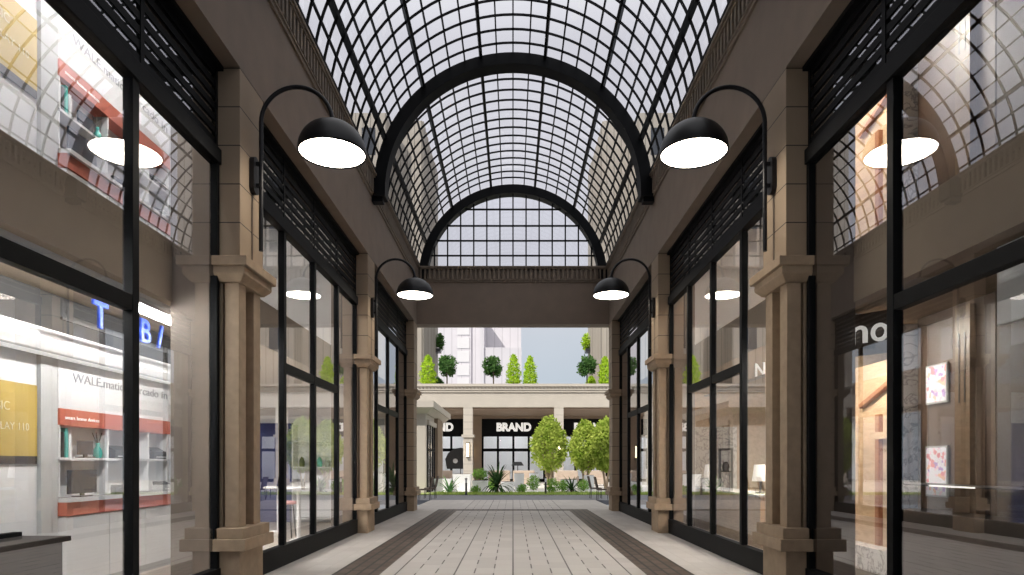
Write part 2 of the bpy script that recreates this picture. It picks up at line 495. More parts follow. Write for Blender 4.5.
# inner wall of the shops (jambs and floor slab behind the glass), rooms
def inner_wall(s):
    nm = 'left' if s < 0 else 'right'
    X = lambda v: s*v
    m = MB()
    for (y0, y1) in PIL: m.box(X(G+.06), X(JX), y0-.02, y1+.0, 0, ZB)
    m.box(X(G+.06), X(JX), YE1-.44, YE1, 0, ZB)
    struct(m, 'wall_%s_jambs' % nm, DARKPL, 'grey brown piers behind the %s shop glass' % nm, 'wall')
    m = MB().box(X(JX), X(9), YB, YE1, 3.36, 4.0)
    m.box(X(JX-.02), X(JX), YB, YE1, 3.36, 4.06)
    struct(m, 'ceiling_%s_shops' % nm, SLABM, 'brown floor slab edge between the two shop storeys on the %s' % nm, 'ceiling')
    m = MB().box(X(G+.1), X(9), YB, YE1, 7.6, 8.0)
    struct(m, 'ceiling_%s_roof' % nm, CEILD, 'dark ceiling over the upper %s shops' % nm, 'ceiling')
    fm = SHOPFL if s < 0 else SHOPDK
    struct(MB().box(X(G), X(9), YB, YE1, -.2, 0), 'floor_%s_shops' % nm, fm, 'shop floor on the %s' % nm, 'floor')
    m = MB().box(X(9), X(9.2), YB, YE1, 0, 8)
    m.box(X(G+.06), X(9), YB-.2, YB, 0, 8)
    struct(m, 'wall_%s_outer' % nm, DARKPL, 'outer wall of the %s shops' % nm, 'wall')
inner_wall(-1); inner_wall(1)

# ------------------------------------------------------------------ shopfront windows
def shopfront(s, y0, y1, n, idx, label):
    X = lambda v: s*v
    w = setting('window_%d' % idx, label, 'window', (X(G), (y0+y1)/2, 0))
    pitch = 1.45
    ys = [y0 + (y1-y0)*k/n for k in range(n+1)] if not isinstance(n, list) else n
    fx0, fx1 = X(G-.045), X(G+.05)
    MB().box(X(G-.06), X(G+.06), y0, y1, 0, .30).build('window_sill', BLACK, w, .006)
    for k, y in enumerate(ys):
        if k == 0: a, b = y0, y0+.06
        elif k == len(ys)-1: a, b = y1-.06, y1
        else: a, b = y-.05, y+.05
        MB().box(fx0, fx1, a, b, .30, 4.95).build('mullion', BLACK, w, .005)
    for k in range(len(ys)-1):
        a = ys[k]+.05 if k else y0+.06
        b = ys[k+1]-.05 if k < len(ys)-2 else y1-.06
        tall = k in (0, len(ys)-2)      # the end panels are single tall panes
        if not tall: MB().box(X(G-.04), X(G+.05), a, b, 2.87, 3.01).build('transom', BLACK, w, .004)
        for z0, z1, nm in (((.30, 4.95, 'glass_pane'),) if tall else ((.30, 2.87, 'glass_pane'), (3.01, 4.95, 'glass_pane'))):
            f = {k2: 1 for k2 in range(6)}; f[5 if s > 0 else 4] = 0
            MB().box(X(G-.004), X(G+.008), a, b, z0, z1, faces=f).build(nm, [GLASS, CLEAR], w)
    MB().box(X(G-.07), X(G+.06), y0, y1, 4.95, 5.12).build('head_beam', BLACK, w, .006)
    # louvre of horizontal blades in front of a high strip of glass
    lv = MB()
    nb = 7; zz0 = 5.12; zz1 = 6.045; st = (zz1-zz0)/nb
    for k in range(nb):
        z = zz0 + st*(k+.6); h = st*.29
        lv.prism([(X(G-.018), z-h), (X(G-.010), z-h), (X(G-.010), z+h), (X(G-.018), z+h)], 'y', y0+.03, y1-.03)
    lv.build('louvre', BLACK, w)
    fr = MB()
    ny = max(1, round((y1-y0)/1.45))
    for k in range(ny+1):
        y = y0+.03 + (y1-y0-.06)*k/ny
        fr.box(X(G-.026), X(G-.019), y-.03, y+.03, zz0, ZB)
    fr.box(X(G-.09), X(G-.0), y0, y1, 6.03, ZB)
    fr.build('louvre_frame', BLACK, w)
    f = {k2: 1 for k2 in range(6)}; f[5 if s > 0 else 4] = 0
    MB().box(X(G-.004), X(G+.008), y0, y1, 5.10, ZB, faces=f).build('louvre_glass', [GLASS, CLEAR], w)
    MB().box(X(G+.03), X(G+.06), y0, y1, 5.10, ZB).build('louvre_backing', CEILD, w)
    return w
p1, p2, p3 = PIL
for s, nm, i0 in ((-1, 'left', 1), (1, 'right', 4)):
    shopfront(s, -1.5, p1[0], [-1.5, .9, 3.3, 5.75, p1[0]], i0, 'tall black framed shop window nearest the camera on the %s' % nm)
    shopfront(s, p1[1], p2[0], 4, i0+1, 'black framed shop window between first and second pillars on the %s' % nm)
    shopfront(s, p2[1], p3[0], 4, i0+2, 'black framed shop window between second and third pillars on the %s' % nm)

# ------------------------------------------------------------------ pillars
def pillar(s, y0, y1, label, plain=False):
    X = lambda v: s*v
    t = thing('stone_pillar', label, 'pillar', (X((A+G)/2), (y0+y1)/2, 0), None)
    def rect(p, q=0):  # footprint grown by p
        x0, x1 = sorted((X(A-p), X(G-.006 if p > 0 else G+.05)))
        return (x0, x1, y0-p, y1+p)
    def bx(mb, r, z0, z1): return mb.box(r[0], r[1], r[2], r[3], z0, z1)
    bx(MB(), rect(0), 0, .50).build('plinth', STONE, t, .008)
    mb = bx(MB(), rect(.10), .50, .64); bx(mb, rect(.06), .64, .765)
    mb.build('base_moulding', STONE, t, .008)
    if not plain:
        sh = MB()
        sh.box(X(A+.13), X(G+.05), y0+.10, y1-.10, .765, 3.60)
        for a, b in ((y0+.02, y0+.215), (y1-.235, y1-.035)):
            sh.box(X(A+.02), X(A+.185), a, b, .765, 3.60)
        sh.box(X(A+.215), X(G+.05), y0+.03, y1-.03, .765, 3.60)
        sh.build('shaft', STONE, t, .006)
    else:
        bx(MB(), rect(-.015), .765, 3.60).build('shaft', STONEJ, t, .006)
    cp = MB()
    a, b = rect(.01), rect(.08)
    cp.frustum(a, 3.60, b, 3.68); bx(cp, rect(.08), 3.68, 3.765); bx(cp, rect(.125), 3.765, 3.87)
    cp.build('capital', STONE, t, .007)
    mb = bx(MB(), rect(0), 3.87, ZB)
    mb.build('upper_block', STONEJ, t, .006)
    ym = (y0+y1)/2
    MB().box(X(A-.006), X(A+.01), ym-.012, ym+.012, 3.88, 4.75).build('cable_cover', mat('cable_cover_brown', (.16, .12, .09), .6), t)
    return t
names = ['nearest', 'second', 'farthest']
for s, nm in ((-1, 'left'), (1, 'right')):
    lb = ['brown stone pillar nearest the camera on the %s, ribbed shaft and lamp' % nm,
          'ribbed brown stone pillar second from the camera on the %s' % nm,
          'block jointed stone pillar at the arcade exit on the %s' % nm]
    for (y0, y1), l in zip(PIL, lb): pillar(s, y0, y1, l, l.startswith('block'))

# ------------------------------------------------------------------ wall lamps
def wall_lamp(s, yc, label):
    X = lambda v: s*v
    t = thing('wall_lamp', label, 'lamp', (X(A), yc, 4.0), 'arched wall lamps on the pillars')
    # back plate: upright capsule
    pts = []
    w, h = .085, .39
    for k in range(17):
        a = PI*k/16; pts.append((yc + w*math.cos(a), 5.20-w + w*math.sin(a)))
    for k in range(17):
        a = PI + PI*k/16; pts.append((yc + w*math.cos(a), 4.78+w-.03 + w*math.sin(a)))
    MB().prism(pts, 'x', X(A), X(A-.055)).build('back_plate', LAMPB, t, .006)
    px = A-.11; r = .43; lx = px-2*r; zc = 5.62
    path = [(X(px), yc, 4.07), (X(px), yc, 4.6), (X(px), yc, 5.2), (X(px), yc, zc)]
    for k in range(1, 25):
        a = PI*k/24; path.append((X(px-r+r*math.cos(a)), yc, zc+r*math.sin(a)))
    MB().tube(path, .026, 12).build('arm', LAMPB, t)
    for z in (4.86, 5.12): MB().box(X(A-.05), X(px), yc-.018, yc+.018, z-.02, z+.02).build('bracket', LAMPB, t)
    # dome shade
    zr = 5.26; R0 = .405
    prof = [(.03, .395), (.035, .36)]
    prof = [(.001, .40), (.05, .40), (.05, .365)]
    for k in range(0, 13):
        a = PI/2*(1-k/12)*.94
        prof.append((R0*math.cos(a), .37*math.sin(a)))
    prof += [(R0, -.02), (R0-.018, -.02), (R0-.018, .01)]
    for k in range(12, -1, -1):
        a = PI/2*(1-k/12)*.94
        prof.append(((R0-.018)*math.cos(a), .352*math.sin(a)))
    MB().lathe(prof, (X(lx), yc, zr), 40).build('shade', LAMPB, t)
    n = 40; mb = MB()
    prof = [(.0005, .012), (R0-.02, .012), (R0-.02, -.006), (.0005, -.006)]
    mb.lathe(prof, (X(lx), yc, zr), 40)
    tag(mb.build('diffuser', LAMPE, t), 'glowing white disc')
    return t
for s, nm in ((-1, 'left'), (1, 'right')):
    for k, (y0, y1) in enumerate(PIL[:2]):
        wall_lamp(s, (y0+y1)/2, ['large lit black dome lamp on the nearest %s pillar' % nm,
                                 'smaller looking lit black dome lamp on the second %s pillar' % nm][k])

# ------------------------------------------------------------------ glass vault
def vault():
    t = thing('skylight', 'arched black steel and glass barrel roof over the arcade', 'skylight', (0, 7.5, ZS))
    step = math.radians(6.7)
    Y0, Y1 = YB, YE0+.1
    P = lambda r, th, y: (r*math.sin(th), y, ZS + r*math.cos(th))
    def arc_band(mb, r0, r1, y0, y1, n=56, a0=-PI/2, a1=PI/2):
        vs = []
        for k in range(n+1):
            th = a0+(a1-a0)*k/n
            vs += [P(r0, th, y0), P(r1, th, y0), P(r1, th, y1), P(r0, th, y1)]
        fs = []
        for k in range(n):
            o = 4*k
            for j in range(4): fs.append((o+j, o+(j+1) % 4, o+4+(j+1) % 4, o+4+j))
        fs += [(0,1,2,3), (4*n+3, 4*n+2, 4*n+1, 4*n)]
        mb.add(vs, fs)
        return mb
    # arch ribs
    for yc in (.7, 7.72, 14.38):
        mb = arc_band(MB(), R-.28, R-.04, yc-.15, yc+.15)
        arc_band(mb, R-.31, R-.28, yc-.18, yc+.18)
        for sg in (-1, 1):   # feet
            mb.box(sg*(R-.31), sg*(R-.0), yc-.18, yc+.18, ZS-.10, ZS)
            mb.box(sg*(R-.24), sg*(R-.0), yc-.10, yc+.10, ZS-.19, ZS-.10)
        mb.build('arch_rib', RIBM, t)
    mb = arc_band(MB(), R-.32, R-.06, YE0-.05, YE0+.25)
    arc_band(mb, R-.35, R-.32, YE0-.08, YE0+.28)
    mb.build('arch_rib', RIBM, t)
    # heavy lengthwise bars
    for k in (-10, -6, -2, 2, 6, 10):
        th = k*step
        mb = MB(); c = Vector(P(R-.045, th, 0)); u = Vector((math.sin(th), 0, math.cos(th)))
        mb.bar((c.x, Y0, c.z), (c.x, Y1, c.z), .062, .11, (u.z, 0, -u.x) if False else (u.x, 0, u.z))
        mb.build('purlin', RIBM, t)
    # light bars
    mb = MB()
    for k in range(-13, 14):
        if k in (-10, -6, -2, 2, 6, 10): continue
        th = k*step; c = Vector(P(R-.02, th, 0)); u = (math.sin(th), 0, math.cos(th))
        mb.bar((c.x, Y0, c.z), (c.x, Y1, c.z), .028, .045, u)
    y = 14.38
    ys = [14.38+.437*k for k in range(-46, 15)]
    for y in ys:
        if y > YE0-.1: continue
        if y < YB: continue
        arc_band(mb, R-.04, R+.0, y-.014, y+.014, 48)
    mb.build('glazing_bars', RIBM, t)
    # curved glass
    n = 54; vs = []; fs = []
    for k in range(n+1):
        th = -PI/2 + PI*k/n
        vs += [P(R+.012, th, Y0), P(R+.012, th, Y1)]
    for k in range(n): fs.append((2*k, 2*k+1, 2*k+3, 2*k+2))
    MB().add(vs, fs, 0, True).build('roof_glass', SKYGL, t)
    # end screen
    es = MB(); yc = YE0+.1
    for k in range(-7, 8):
        x = k*.43
        if abs(x) < R-.3:
            zt = ZS+math.sqrt((R-.3)**2-x*x)
            if zt > ZC1: es.box(x-.022, x+.022, yc-.03, yc+.03, ZC1-.02, zt)
    for z in (ZC1-.06, 8.35, 8.84, 9.33, 9.87):
        xx = math.sqrt(max(0, (R-.3)**2-(z-ZS)**2))
        es.box(-xx, xx, yc-.03, yc+.03, z-.022, z+.022)
    sc = es.build('end_screen', RIBM, t)
    pts = [((R-.1)*math.sin(-PI/2+PI*k/48), ZS+(R-.1)*math.cos(-PI/2+PI*k/48)) for k in range(49)]
    MB().prism(pts, 'y', yc-.006, yc+.006).build('end_screen_glass', SKYGL, sc)
    return t
vault()

# ------------------------------------------------------------------ shop interiors
def box_thing(name, label, cat, base, group=None): return thing(name, label, cat, base, group)

# ---- left shop nearest the camera: white electronics shop on two storeys
LX = -5.2
def electronics(dz, storey):
    D = lambda z: z+dz
    up = ' on the upper floor' if dz else ''
    wl = ' lower' if not dz else ' upper'
    # wall unit
    t = thing('display_unit', 'white wall unit with red bands and shelves, %s left shop' % ('upper floor of the' if dz else 'ground floor of the'), 'shelving', (LX, 8.5, D(0)))
    Y0, Y1 = 7.32, 9.68
    MB().box(LX-.4, LX-.17, Y0, Y1, D(0), D(2.94)).build('back_panel', WHITE, t)
    for y in (Y0+.015, 8.22, 9.14, Y1-.03):
        MB().box(LX-.17, LX, y-.012, y+.012, D(1.12), D(1.95)).build('upright', WHITEG, t)
    MB().box(LX-.17, LX+.02, Y0, Y1, D(1.545), D(1.575)).build('shelf', WHITEG, t)
    MB().box(LX-.17, LX+.0, Y0, Y1, D(2.14), D(2.94)).build('sign_panel', WHITE, t)
    MB().box(LX-.17, LX+.015, Y0, Y1, D(1.95), D(2.14)).build('upper_band', RED, t)
    MB().box(LX-.17, LX+.14, Y0, Y1, D(1.06), D(1.11)).build('worktop', WHITEG, t)
    MB().box(LX-.17, LX+.10, Y0, Y1, D(.90), D(1.06)).build('lower_band', RED, t)
    for k in range(3):
        y = Y0+.01+.785*k
        MB().box(LX-.17, LX+.09, y, y+.775, D(.1), D(.89)).build('cupboard_door', WHITE, t, .004)
    MB().box(LX-.17, LX+.06, Y0, Y1, D(0), D(.1)).build('toe_kick', GREYP, t)
    for wd, yy, ww in (('WALE.matic', 7.55, .98), ('mercado', 8.62, .74), ('in', 9.45, .15)):
        tag(text('wall_lettering', wd, .16, (LX+.006, yy, D(2.47)), (PI/2, 0, PI/2), LETTERG, t, .003, 0, 'LEFT', width=ww), 'grey lettering')
    for wd, yy, ww in (('smart', 7.40, .17), ('home', 7.60, .17), ('devices', 7.80, .21)):
        text('band_lettering', wd, .06, (LX+.02, yy, D(2.02)), (PI/2, 0, PI/2), LETTERW, t, .003, 0, 'LEFT', width=ww)
    # grey column and the poster wall
    c = thing('wall_column', 'pale grey square column beside the gold poster,%s storey' % wl, 'column', (LX-.1, 7.17, D(0)))
    MB().box(LX-.25, LX+.0, 7.05, 7.31, D(0), D(2.94)).build('shaft', mat('pale_column', (.55, .56, .56), .5), c)
    struct(MB().box(LX-.3, LX-.04, -1, 7.04, D(0), D(2.94)), 'wall_left_display', WHITE, 'white display wall', 'wall')
    po = thing('wall_poster', 'gold poster with pale lettering on the white wall,%s storey' % wl, 'poster', (LX-.03, 6.6, D(1.5)))
    MB().box(LX-.038, LX-.02, 6.05, 7.02, D(1.585), D(2.36)).build('sheet', GOLD, po)
    MB().box(LX-.038, LX-.018, 6.05, 7.02, D(1.50), D(1.585)).build('border', CHAR, po)
    pg = mat('pale_gold_letter', (.75, .68, .48), .5)
    text('lettering', 'MUSIC', .13, (LX-.016, 6.64, D(2.06)), (PI/2, 0, PI/2), pg, po, .002, 0, 'RIGHT')
    text('lettering', '110', .11, (LX-.016, 6.90, D(1.86)), (PI/2, 0, PI/2), pg, po, .002, 0, 'RIGHT')
    text('lettering', 'DISPLAY', .11, (LX-.016, 6.70, D(1.86)), (PI/2, 0, PI/2), pg, po, .002, 0, 'RIGHT')
    # goods
    def monitor(y, z, w, h, lab, x=LX-.06):
        q = thing('monitor', lab, 'monitor', (x, y, z))
        MB().box(x-.015, x+.015, y-w/2, y+w/2, z+.04, z+.04+h).build('screen', SCREEN, q, .005)
        MB().box(x-.010, x+.010, y-.03, y+.03, z+.012, z+.08).build('stand', CHAR, q)
        MB().box(x-.06, x+.06, y-.1, y+.1, z, z+.014).build('foot', CHAR, q)
    monitor(7.68, D(1.11), .50, .28, 'wide black monitor on the white worktop%s' % up, LX+.03)
    monitor(7.87, D(1.575), .27, .17, 'small black monitor on the white shelf%s' % up)
    def vase(y, z, lab):
        q = thing('vase', lab, 'vase', (LX-.07, y, z))
        MB().lathe([(.001,0),(.04,0),(.055,.05),(.045,.11),(.02,.15),(.025,.19),(.018,.19),(.015,.15),(.035,.10),(.001,.02)], (LX-.07, y, z), 20).build('body', TEAL, q)
        tw = MB()
        for k in range(5):
            a = k*1.3; tw.tube([(LX-.07, y, z+.15), (LX-.07+.03*math.cos(a), y+.03*math.sin(a), z+.24), (LX-.07+.05*math.cos(a), y+.07*math.sin(a), z+.32)], .004, 5)
        tw.build('twigs', BARKD, q)
    vase(8.12, D(1.575), 'teal vase with twigs on the white shelf%s' % up)
    def printer(y, z, lab, x=LX-.07, m=CHAR, k=1.):
        q = thing('printer', lab, 'printer', (x, y, z))
        MB().box(x-.08, x+.08, y-.17*k, y+.17*k, z, z+.11*k).build('body', m, q, .012)
        MB().prism([(x-.08, z+.11*k), (x+.06, z+.11*k), (x-.04, z+.17*k), (x-.08, z+.17*k)], 'y', y-.16*k, y+.16*k).build('lid', CHAR, q)
        MB().box(x+.08, x+.13, y-.11*k, y+.11*k, z+.02, z+.033).build('paper_tray', WHITEG, q)
    printer(8.52, D(1.575), 'black printer on the shelf right of the vase%s' % up)
    printer(9.42, D(1.575), 'black printer at the far end of the shelf%s' % up)
    printer(9.45, D(1.11), 'pale printer at the far end of the worktop%s' % up, LX+.03, GREYP, .8)
    for k, (y, h, w) in enumerate(((7.37, .34, .045), (7.43, .30, .04), (7.49, .35, .045), (7.55, .28, .04))):
        q = MB().box(LX-.15, LX-.02, y-w/2, y+w/2, D(1.575), D(1.575)+h).build('box_file', [GREYP, CHAR, TEAL, WHITEG][k], None, .004)
        tag(q, '%s upright box file at the near end of the shelf%s' % (['grey', 'black', 'teal', 'white'][k], up), 'file')
    for k, y in enumerate((8.32, 8.5)):
        q = thing('camera', '%s camera standing on the white worktop%s' % (['nearer', 'farther'][k], up), 'camera', (LX+.05, y, D(1.11)))
        MB().box(LX-.0, LX+.06, y-.06, y+.06, D(1.11), D(1.23)).build('body', CHAR, q, .01)
        MB().tube([(LX+.06, y, D(1.165)), (LX+.12, y, D(1.165))], .035, 14).build('lens', SCREEN, q)
    # strip light added behind the transom to brighten the shelves
    l = thing('ceiling_light', 'added white strip light under the ceiling of the left electronics shop%s' % up, 'added light', (-4.2, 6, D(3.3)))
    MB().box(-4.24, -4.04, .5, 9.4, D(3.25), D(3.36) if not dz else D(3.6)).build('housing', GREYP, l)
    MB().tube([(-4.14, .6, D(3.21)), (-4.14, 9.3, D(3.21))], .032, 12).build('tube', LIGHTP if not dz else LIGHTU, l)
electronics(0, 'lower'); electronics(4.0, 'upper')
# partition that closes the electronics shop
struct(MB().box(-9, -JX+.0, 9.75, 9.95, 0, 3.36), 'wall_left_partition', WHITE, 'white partition', 'wall')
struct(MB().box(-9, -JX+.0, 9.75, 9.95, 4.0, 7.6), 'wall_left_partition.001', WHITE, 'white partition upstairs', 'wall')
# black bulkhead with blue letters and its counter, ground floor
b = thing('shop_sign', 'black bulkhead sign with blue lettering in the left shop', 'sign', (-4.6, 7.4, 2.6))
MB().box(-5.6, -5.0, -1, 9.7, 2.95, 3.35).build('panel', CEILD, b)
MB().box(-4.67, -4.645, 6.6, 9.7, 2.99, 3.02).build('rail', CEILD, b)
text('lettering', 'T', .42, (-4.645, 7.2, 3.03), (PI/2, 0, PI/2), BLUE, b, .012, .008)
text('lettering', 'B', .42, (-4.645, 8.07, 3.03), (PI/2, 0, PI/2), BLUE, b, .012, .008)
text('lettering', '/', .42, (-4.645, 8.42, 3.03), (PI/2, 0, PI/2), BLUE, b, .012, .008)
cv = thing('light_canopy', 'white light canopy under the black sign in the left shop', 'canopy', (-5.1, 6.5, 2.7))
MB().prism([(-5.18, 2.70), (-5.0, 2.72), (-4.95, 2.80), (-4.95, 2.94), (-5.18, 2.94)], 'y', 2.0, 9.7).build('body', WHITEG, cv)
MB().box(-5.13, -5.06, 2.2, 9.5, 2.685, 2.71).build('light_strip', mat('soft_strip', (1,1,1), .5, emit=(1,.98,.95), es=.6), cv)
# black till counter at the bottom left
k = thing('till_counter', 'black till counter standing at the lower left behind glass', 'counter', (-4.3, 4.9, 0))
MB().box(-4.85, -4.43, 4.6, 6.30, 0, .74).build('cabinet', CHAR, k, .01)
MB().box(-4.90, -4.38, 4.55, 6.35, .74, .79).build('worktop', BLACK, k, .006)
MB().box(-4.72, -4.64, 4.75, 6.05, .79, .86).build('ledge', BLACK, k)

# ---- right shop nearest the camera: dark and timber
RX = 5.2
def timber(dz):
    D = lambda z: z+dz
    up = 'on the upper floor of the right shop' if dz else 'on the ground floor of the right shop'
    t = thing('timber_panelling', 'pale oak panelled wall with red framed niche ' + up, 'panelling', (RX, 9, D(0)))
    MB().box(RX, RX+.1, 8.33, 9.8, D(0), D(2.95)).build('panel', WOOD, t)
    MB().box(RX-.06, RX, 8.55, 8.62, D(.35), D(2.0)).build('niche_post', WOODR, t)
    MB().box(RX-.06, RX, 9.0, 9.09, D(.35), D(2.2)).build('niche_post', WOODR, t)
    MB().box(RX-.07, RX, 8.5, 9.2, D(1.85), D(1.95)).build('niche_rail', WOOD, t)
    mb = MB(); mb.bar((RX-.03, 8.4, D(2.75)), (RX-.03, 9.5, D(2.35)), .08, .06); mb.build('brace', WOODR, t)
    MB().box(RX-.25, RX, 8.4, 9.7, D(0), D(.34)).build('bench', MARBLE, t, .006)
    q = tag(MB().box(RX-.30, RX+.1, 8.24, 8.31, D(0), D(3.3)).build('marble_slab', MARBLE), 'upright white marble fin beside the oak wall, ' + ('upstairs' if dz else 'ground floor'), 'slab')
    struct(MB().box(RX, RX+.12, 6.9, 8.22, D(0), D(3.36 if not dz else 3.6)), 'wall_right_stone', BROWNW, 'dark brown stone wall', 'wall')
    struct(MB().box(RX, RX+.12, -1.5, 6.88, D(0), D(3.36 if not dz else 3.6)), 'wall_right_dark', NAVY, 'very dark shop wall', 'wall')
    p = thing('timber_post', 'oak post standing against the dark stone wall ' + up, 'post', (RX-.02, 7.3, D(0)))
    MB().box(RX-.075, RX-.005, 7.18, 7.42, D(0), D(3.3)).build('post', BRONZE, p)
    for yy in (7.25, 7.34): MB().box(RX-.08, RX-.07, yy, yy+.02, D(2.2), D(3.0)).build('slot', CHAR, p)
    l = thing('ceiling_light', 'added warm strip light under the ceiling ' + up, 'added light', (4.2, 8.5, D(3.3)))  # added strip, brightens the oak wall
    MB().box(4.08, 4.30, 7.9, 9.6, D(3.30), D(3.36 if not dz else 3.6)).build('housing', GREYP, l)
    MB().box(4.10, 4.28, 8.0, 9.5, D(3.285), D(3.30)).build('tube', LIGHTW, l)
timber(0); timber(4.0)
struct(MB().box(JX, 9, 9.82, 10.0, 0, 3.36), 'wall_right_partition', WOOD, 'timber partition', 'wall')
struct(MB().box(JX, 9, 9.82, 10.0, 4.0, 7.6), 'wall_right_partition.001', WOOD, 'timber partition upstairs', 'wall')
for z0, z1, w in ((2.26, 2.62, 'upper'), (1.12, 1.62, 'lower')):
    p = thing('floral_poster', '%s of the two bright floral posters in the right shop window' % w, 'poster', (RX-.1, 7.8, z0))
    MB().box(RX-.03, RX-.005, 7.62, 8.02, z0-.02, z1+.1).build('frame', GREYP, p)
    MB().box(RX-.035, RX-.03, 7.64, 8.0, z0, z1+.08).build('print', FLORAL, p)
b = thing('shop_sign', 'white lowercase letters on a dark bulkhead in the right shop', 'sign', (4.2, 7, 2.8))
sgp = MB(); sgm = Matrix.Translation((4.29, 7.65, 3.06)) @ Matrix.Rotation(math.radians(-50), 4, 'Z')
sgp.obox(sgm, .66, .04, .5); sgp.build('panel', NAVY, b)
for ch, dx in (('n', -.115), ('o', .115)):
    text('lettering', ch, .44, (4.23+dx*.643, 7.60-dx*.766, 2.95), (PI/2, 0, math.radians(-50)), LETTERW, b, .012, .004, width=.19)
b = tag(MB().box(4.02, 4.08, 4.75, 5.32, 2.65, 3.3).build('hanging_sign', WHITE, None, .006), 'pale blank sign hanging at the far right behind glass', 'sign')
k = thing('display_counter', 'dark display counter with bright shelf edge in the right shop', 'counter', (4.8, 7.4, 0))
MB().box(4.7, 5.15, 5.2, 8.0, 0, .95).build('cabinet', NAVY, k, .01)
MB().box(4.68, 5.17, 5.2, 8.02, 1.25, 1.265).build('glass_shelf', CHAR, k)
MB().box(4.665, 4.68, 6.48, 7.18, 1.25, 1.265).build('light_edge', EDGEL, k)
mb = MB()
for yy in (5.25, 7.95): mb.box(4.72, 4.76, yy-.02, yy+.02, .95, 1.25)
mb.build('bracket', CHAR, k)

# ---- middle shops
def mid_shell(s):
    X = lambda v: s*v; nm = 'left' if s < 0 else 'right'
    wm = WHITE if s < 0 else WOOD
    for j, (z0, z1) in enumerate(((0, 3.36), (4.0, 7.6))):
        sx = '' if not j else '.001'
        struct(MB().box(X(JX), X(9), 16.6, 16.75, z0, z1), 'wall_%s_end%s' % (nm, sx), WHITE if (s < 0 or j) else WOOD, 'end wall of the middle %s shop' % nm, 'wall')
        struct(MB().box(X(6.6), X(6.75), 9.95, 16.6, z0, z1), 'wall_%s_rear%s' % (nm, sx), wm, 'rear wall of the middle %s shop' % nm, 'wall')
        l = thing('ceiling_light', 'added square light panel in the %s middle shop, %s floor' % (nm, 'upper' if j else 'ground'), 'added light', (X(5.5), 11.2, z1-.05))  # panel added out of view to light the middle shop
        MB().box(X(4.8), X(6.3), 10.2, 12.2, z1-.05, z1).build('housing', GREYP, l)
        MB().box(X(4.85), X(6.25), 10.25, 12.15, z1-.065, z1-.05).build('diffuser', LIGHTM, l)
mid_shell(-1); mid_shell(1)
# left middle shop
tag(MB().box(-6.55, -5.7, 16.5, 16.59, 0, 2.55).build('blue_panel', BLUEW), 'dark blue wall panel at the back of the left middle shop', 'panel')
def bistro(x, y, h, r, lab):
    q = thing('bistro_table', lab, 'table', (x, y, 0))
    MB().lathe([(.001, h-.04), (r, h-.04), (r, h), (.001, h)], (x, y, 0), 28).build('table_top', WHITEG, q)
    MB().tube([(x, y, .03), (x, y, h-.04)], .04, 14).build('stem', WHITEG, q)
    MB().lathe([(.001, 0), (r*.6, 0), (r*.6, .02), (.06, .045), (.001, .045)], (x, y, 0), 24).build('base', WHITEG, q)
bistro(-4.22, 12.6, 1.05, .33, 'round white pedestal table behind the left middle window')
bistro(-5.2, 14.2, 1.0, .33, 'white pedestal table farther inside the left middle shop')
def stool(x, y, m, lab):
    q = thing('bar_stool', lab, 'stool', (x, y, 0))
    MB().lathe([(.001, .68), (.18, .68), (.19, .71), (.18, .74), (.001, .75)], (x, y, 0), 20).build('seat', m, q)
    for k in range(4):
        a = PI/4 + k*PI/2
        MB().tube([(x+.12*math.cos(a), y+.12*math.sin(a), .68), (x+.19*math.cos(a), y+.19*math.sin(a), 0)], .014, 8).build('leg', CHAR, q)
pk = mat('pink_fabric', (.60, .25, .24), .7)
stool(-4.55, 10.9, pk, 'pink seated stool beside the nearest left pillar glass')
stool(-4.62, 13.1, pk, 'pink seated stool beside the round white table')
bk = thing('open_shelf', 'white open shelf with small goods in the left middle shop', 'shelving', (-5.0, 16.3, 0))
for z in (.1, .75, 1.4, 2.05): MB().box(-5.6, -4.5, 16.2, 16.58, z, z+.03).build('shelf', WHITEG, bk)
for x in (-5.6, -4.53): MB().box(x, x+.03, 16.2, 16.58, 0, 2.5).build('side_panel', WHITEG, bk)
for k, x in enumerate((-5.4, -5.15, -4.95, -4.75)):
    tag(MB().lathe([(.001,0),(.06,0),(.07,.1),(.05,.2),(.025,.24),(.001,.25)], (x, 16.38, 1.43), 16).build('jar', [CHAR, RED, TEAL, GREYP][k]), '%s jar on the white open shelf' % ['black', 'red', 'teal', 'grey'][k], 'jar')
# right middle shop
t = thing('marble_slab', 'white marble slab with black framed niche in the right middle shop', 'slab', (5.2, 16.4, 0))
MB().box(4.65, 5.72, 16.35, 16.58, 0, 2.45).build('slab', MARBLE, t, .006)
fr = MB()
for a in ((5.25, 5.29, .75, 1.9), (5.56, 5.60, .75, 1.9), (5.25, 5.60, .75, .79), (5.25, 5.60, 1.86, 1.9), (5.25, 5.60, 1.3, 1.33)): fr.box(a[0], a[1], 16.27, 16.35, a[2], a[3])
fr.build('niche_frame', CHAR, t)
MB().lathe([(.001,0),(.07,0),(.09,.12),(.05,.22),(.001,.23)], (5.42, 16.31, 1.33), 16).build('handbag', NAVY, t)
def table_lamp(x, y, z, lab):
    q = thing('table_lamp', lab, 'lamp', (x, y, z))
    MB().lathe([(.001,0),(.09,0),(.09,.02),(.02,.03),(.02,.26),(.001,.26)], (x, y, z), 18).build('base', CHAR, q)
    MB().lathe([(.15,.22),(.11,.52),(.10,.52),(.14,.22)], (x, y, z), 24).build('shade', SHADE, q)
k = thing('sales_counter', 'white topped timber sales counter in the right middle shop', 'counter', (4.6, 13, 0))
MB().box(4.25, 4.75, 11.0, 15.2, 0, .93).build('cabinet', WOOD, k, .008)
MB().box(4.2, 4.8, 10.95, 15.25, .93, .97).build('worktop', WHITEG, k, .006)
table_lamp(4.5, 14.6, .97, 'white shaded table lamp at the far end of the timber counter')
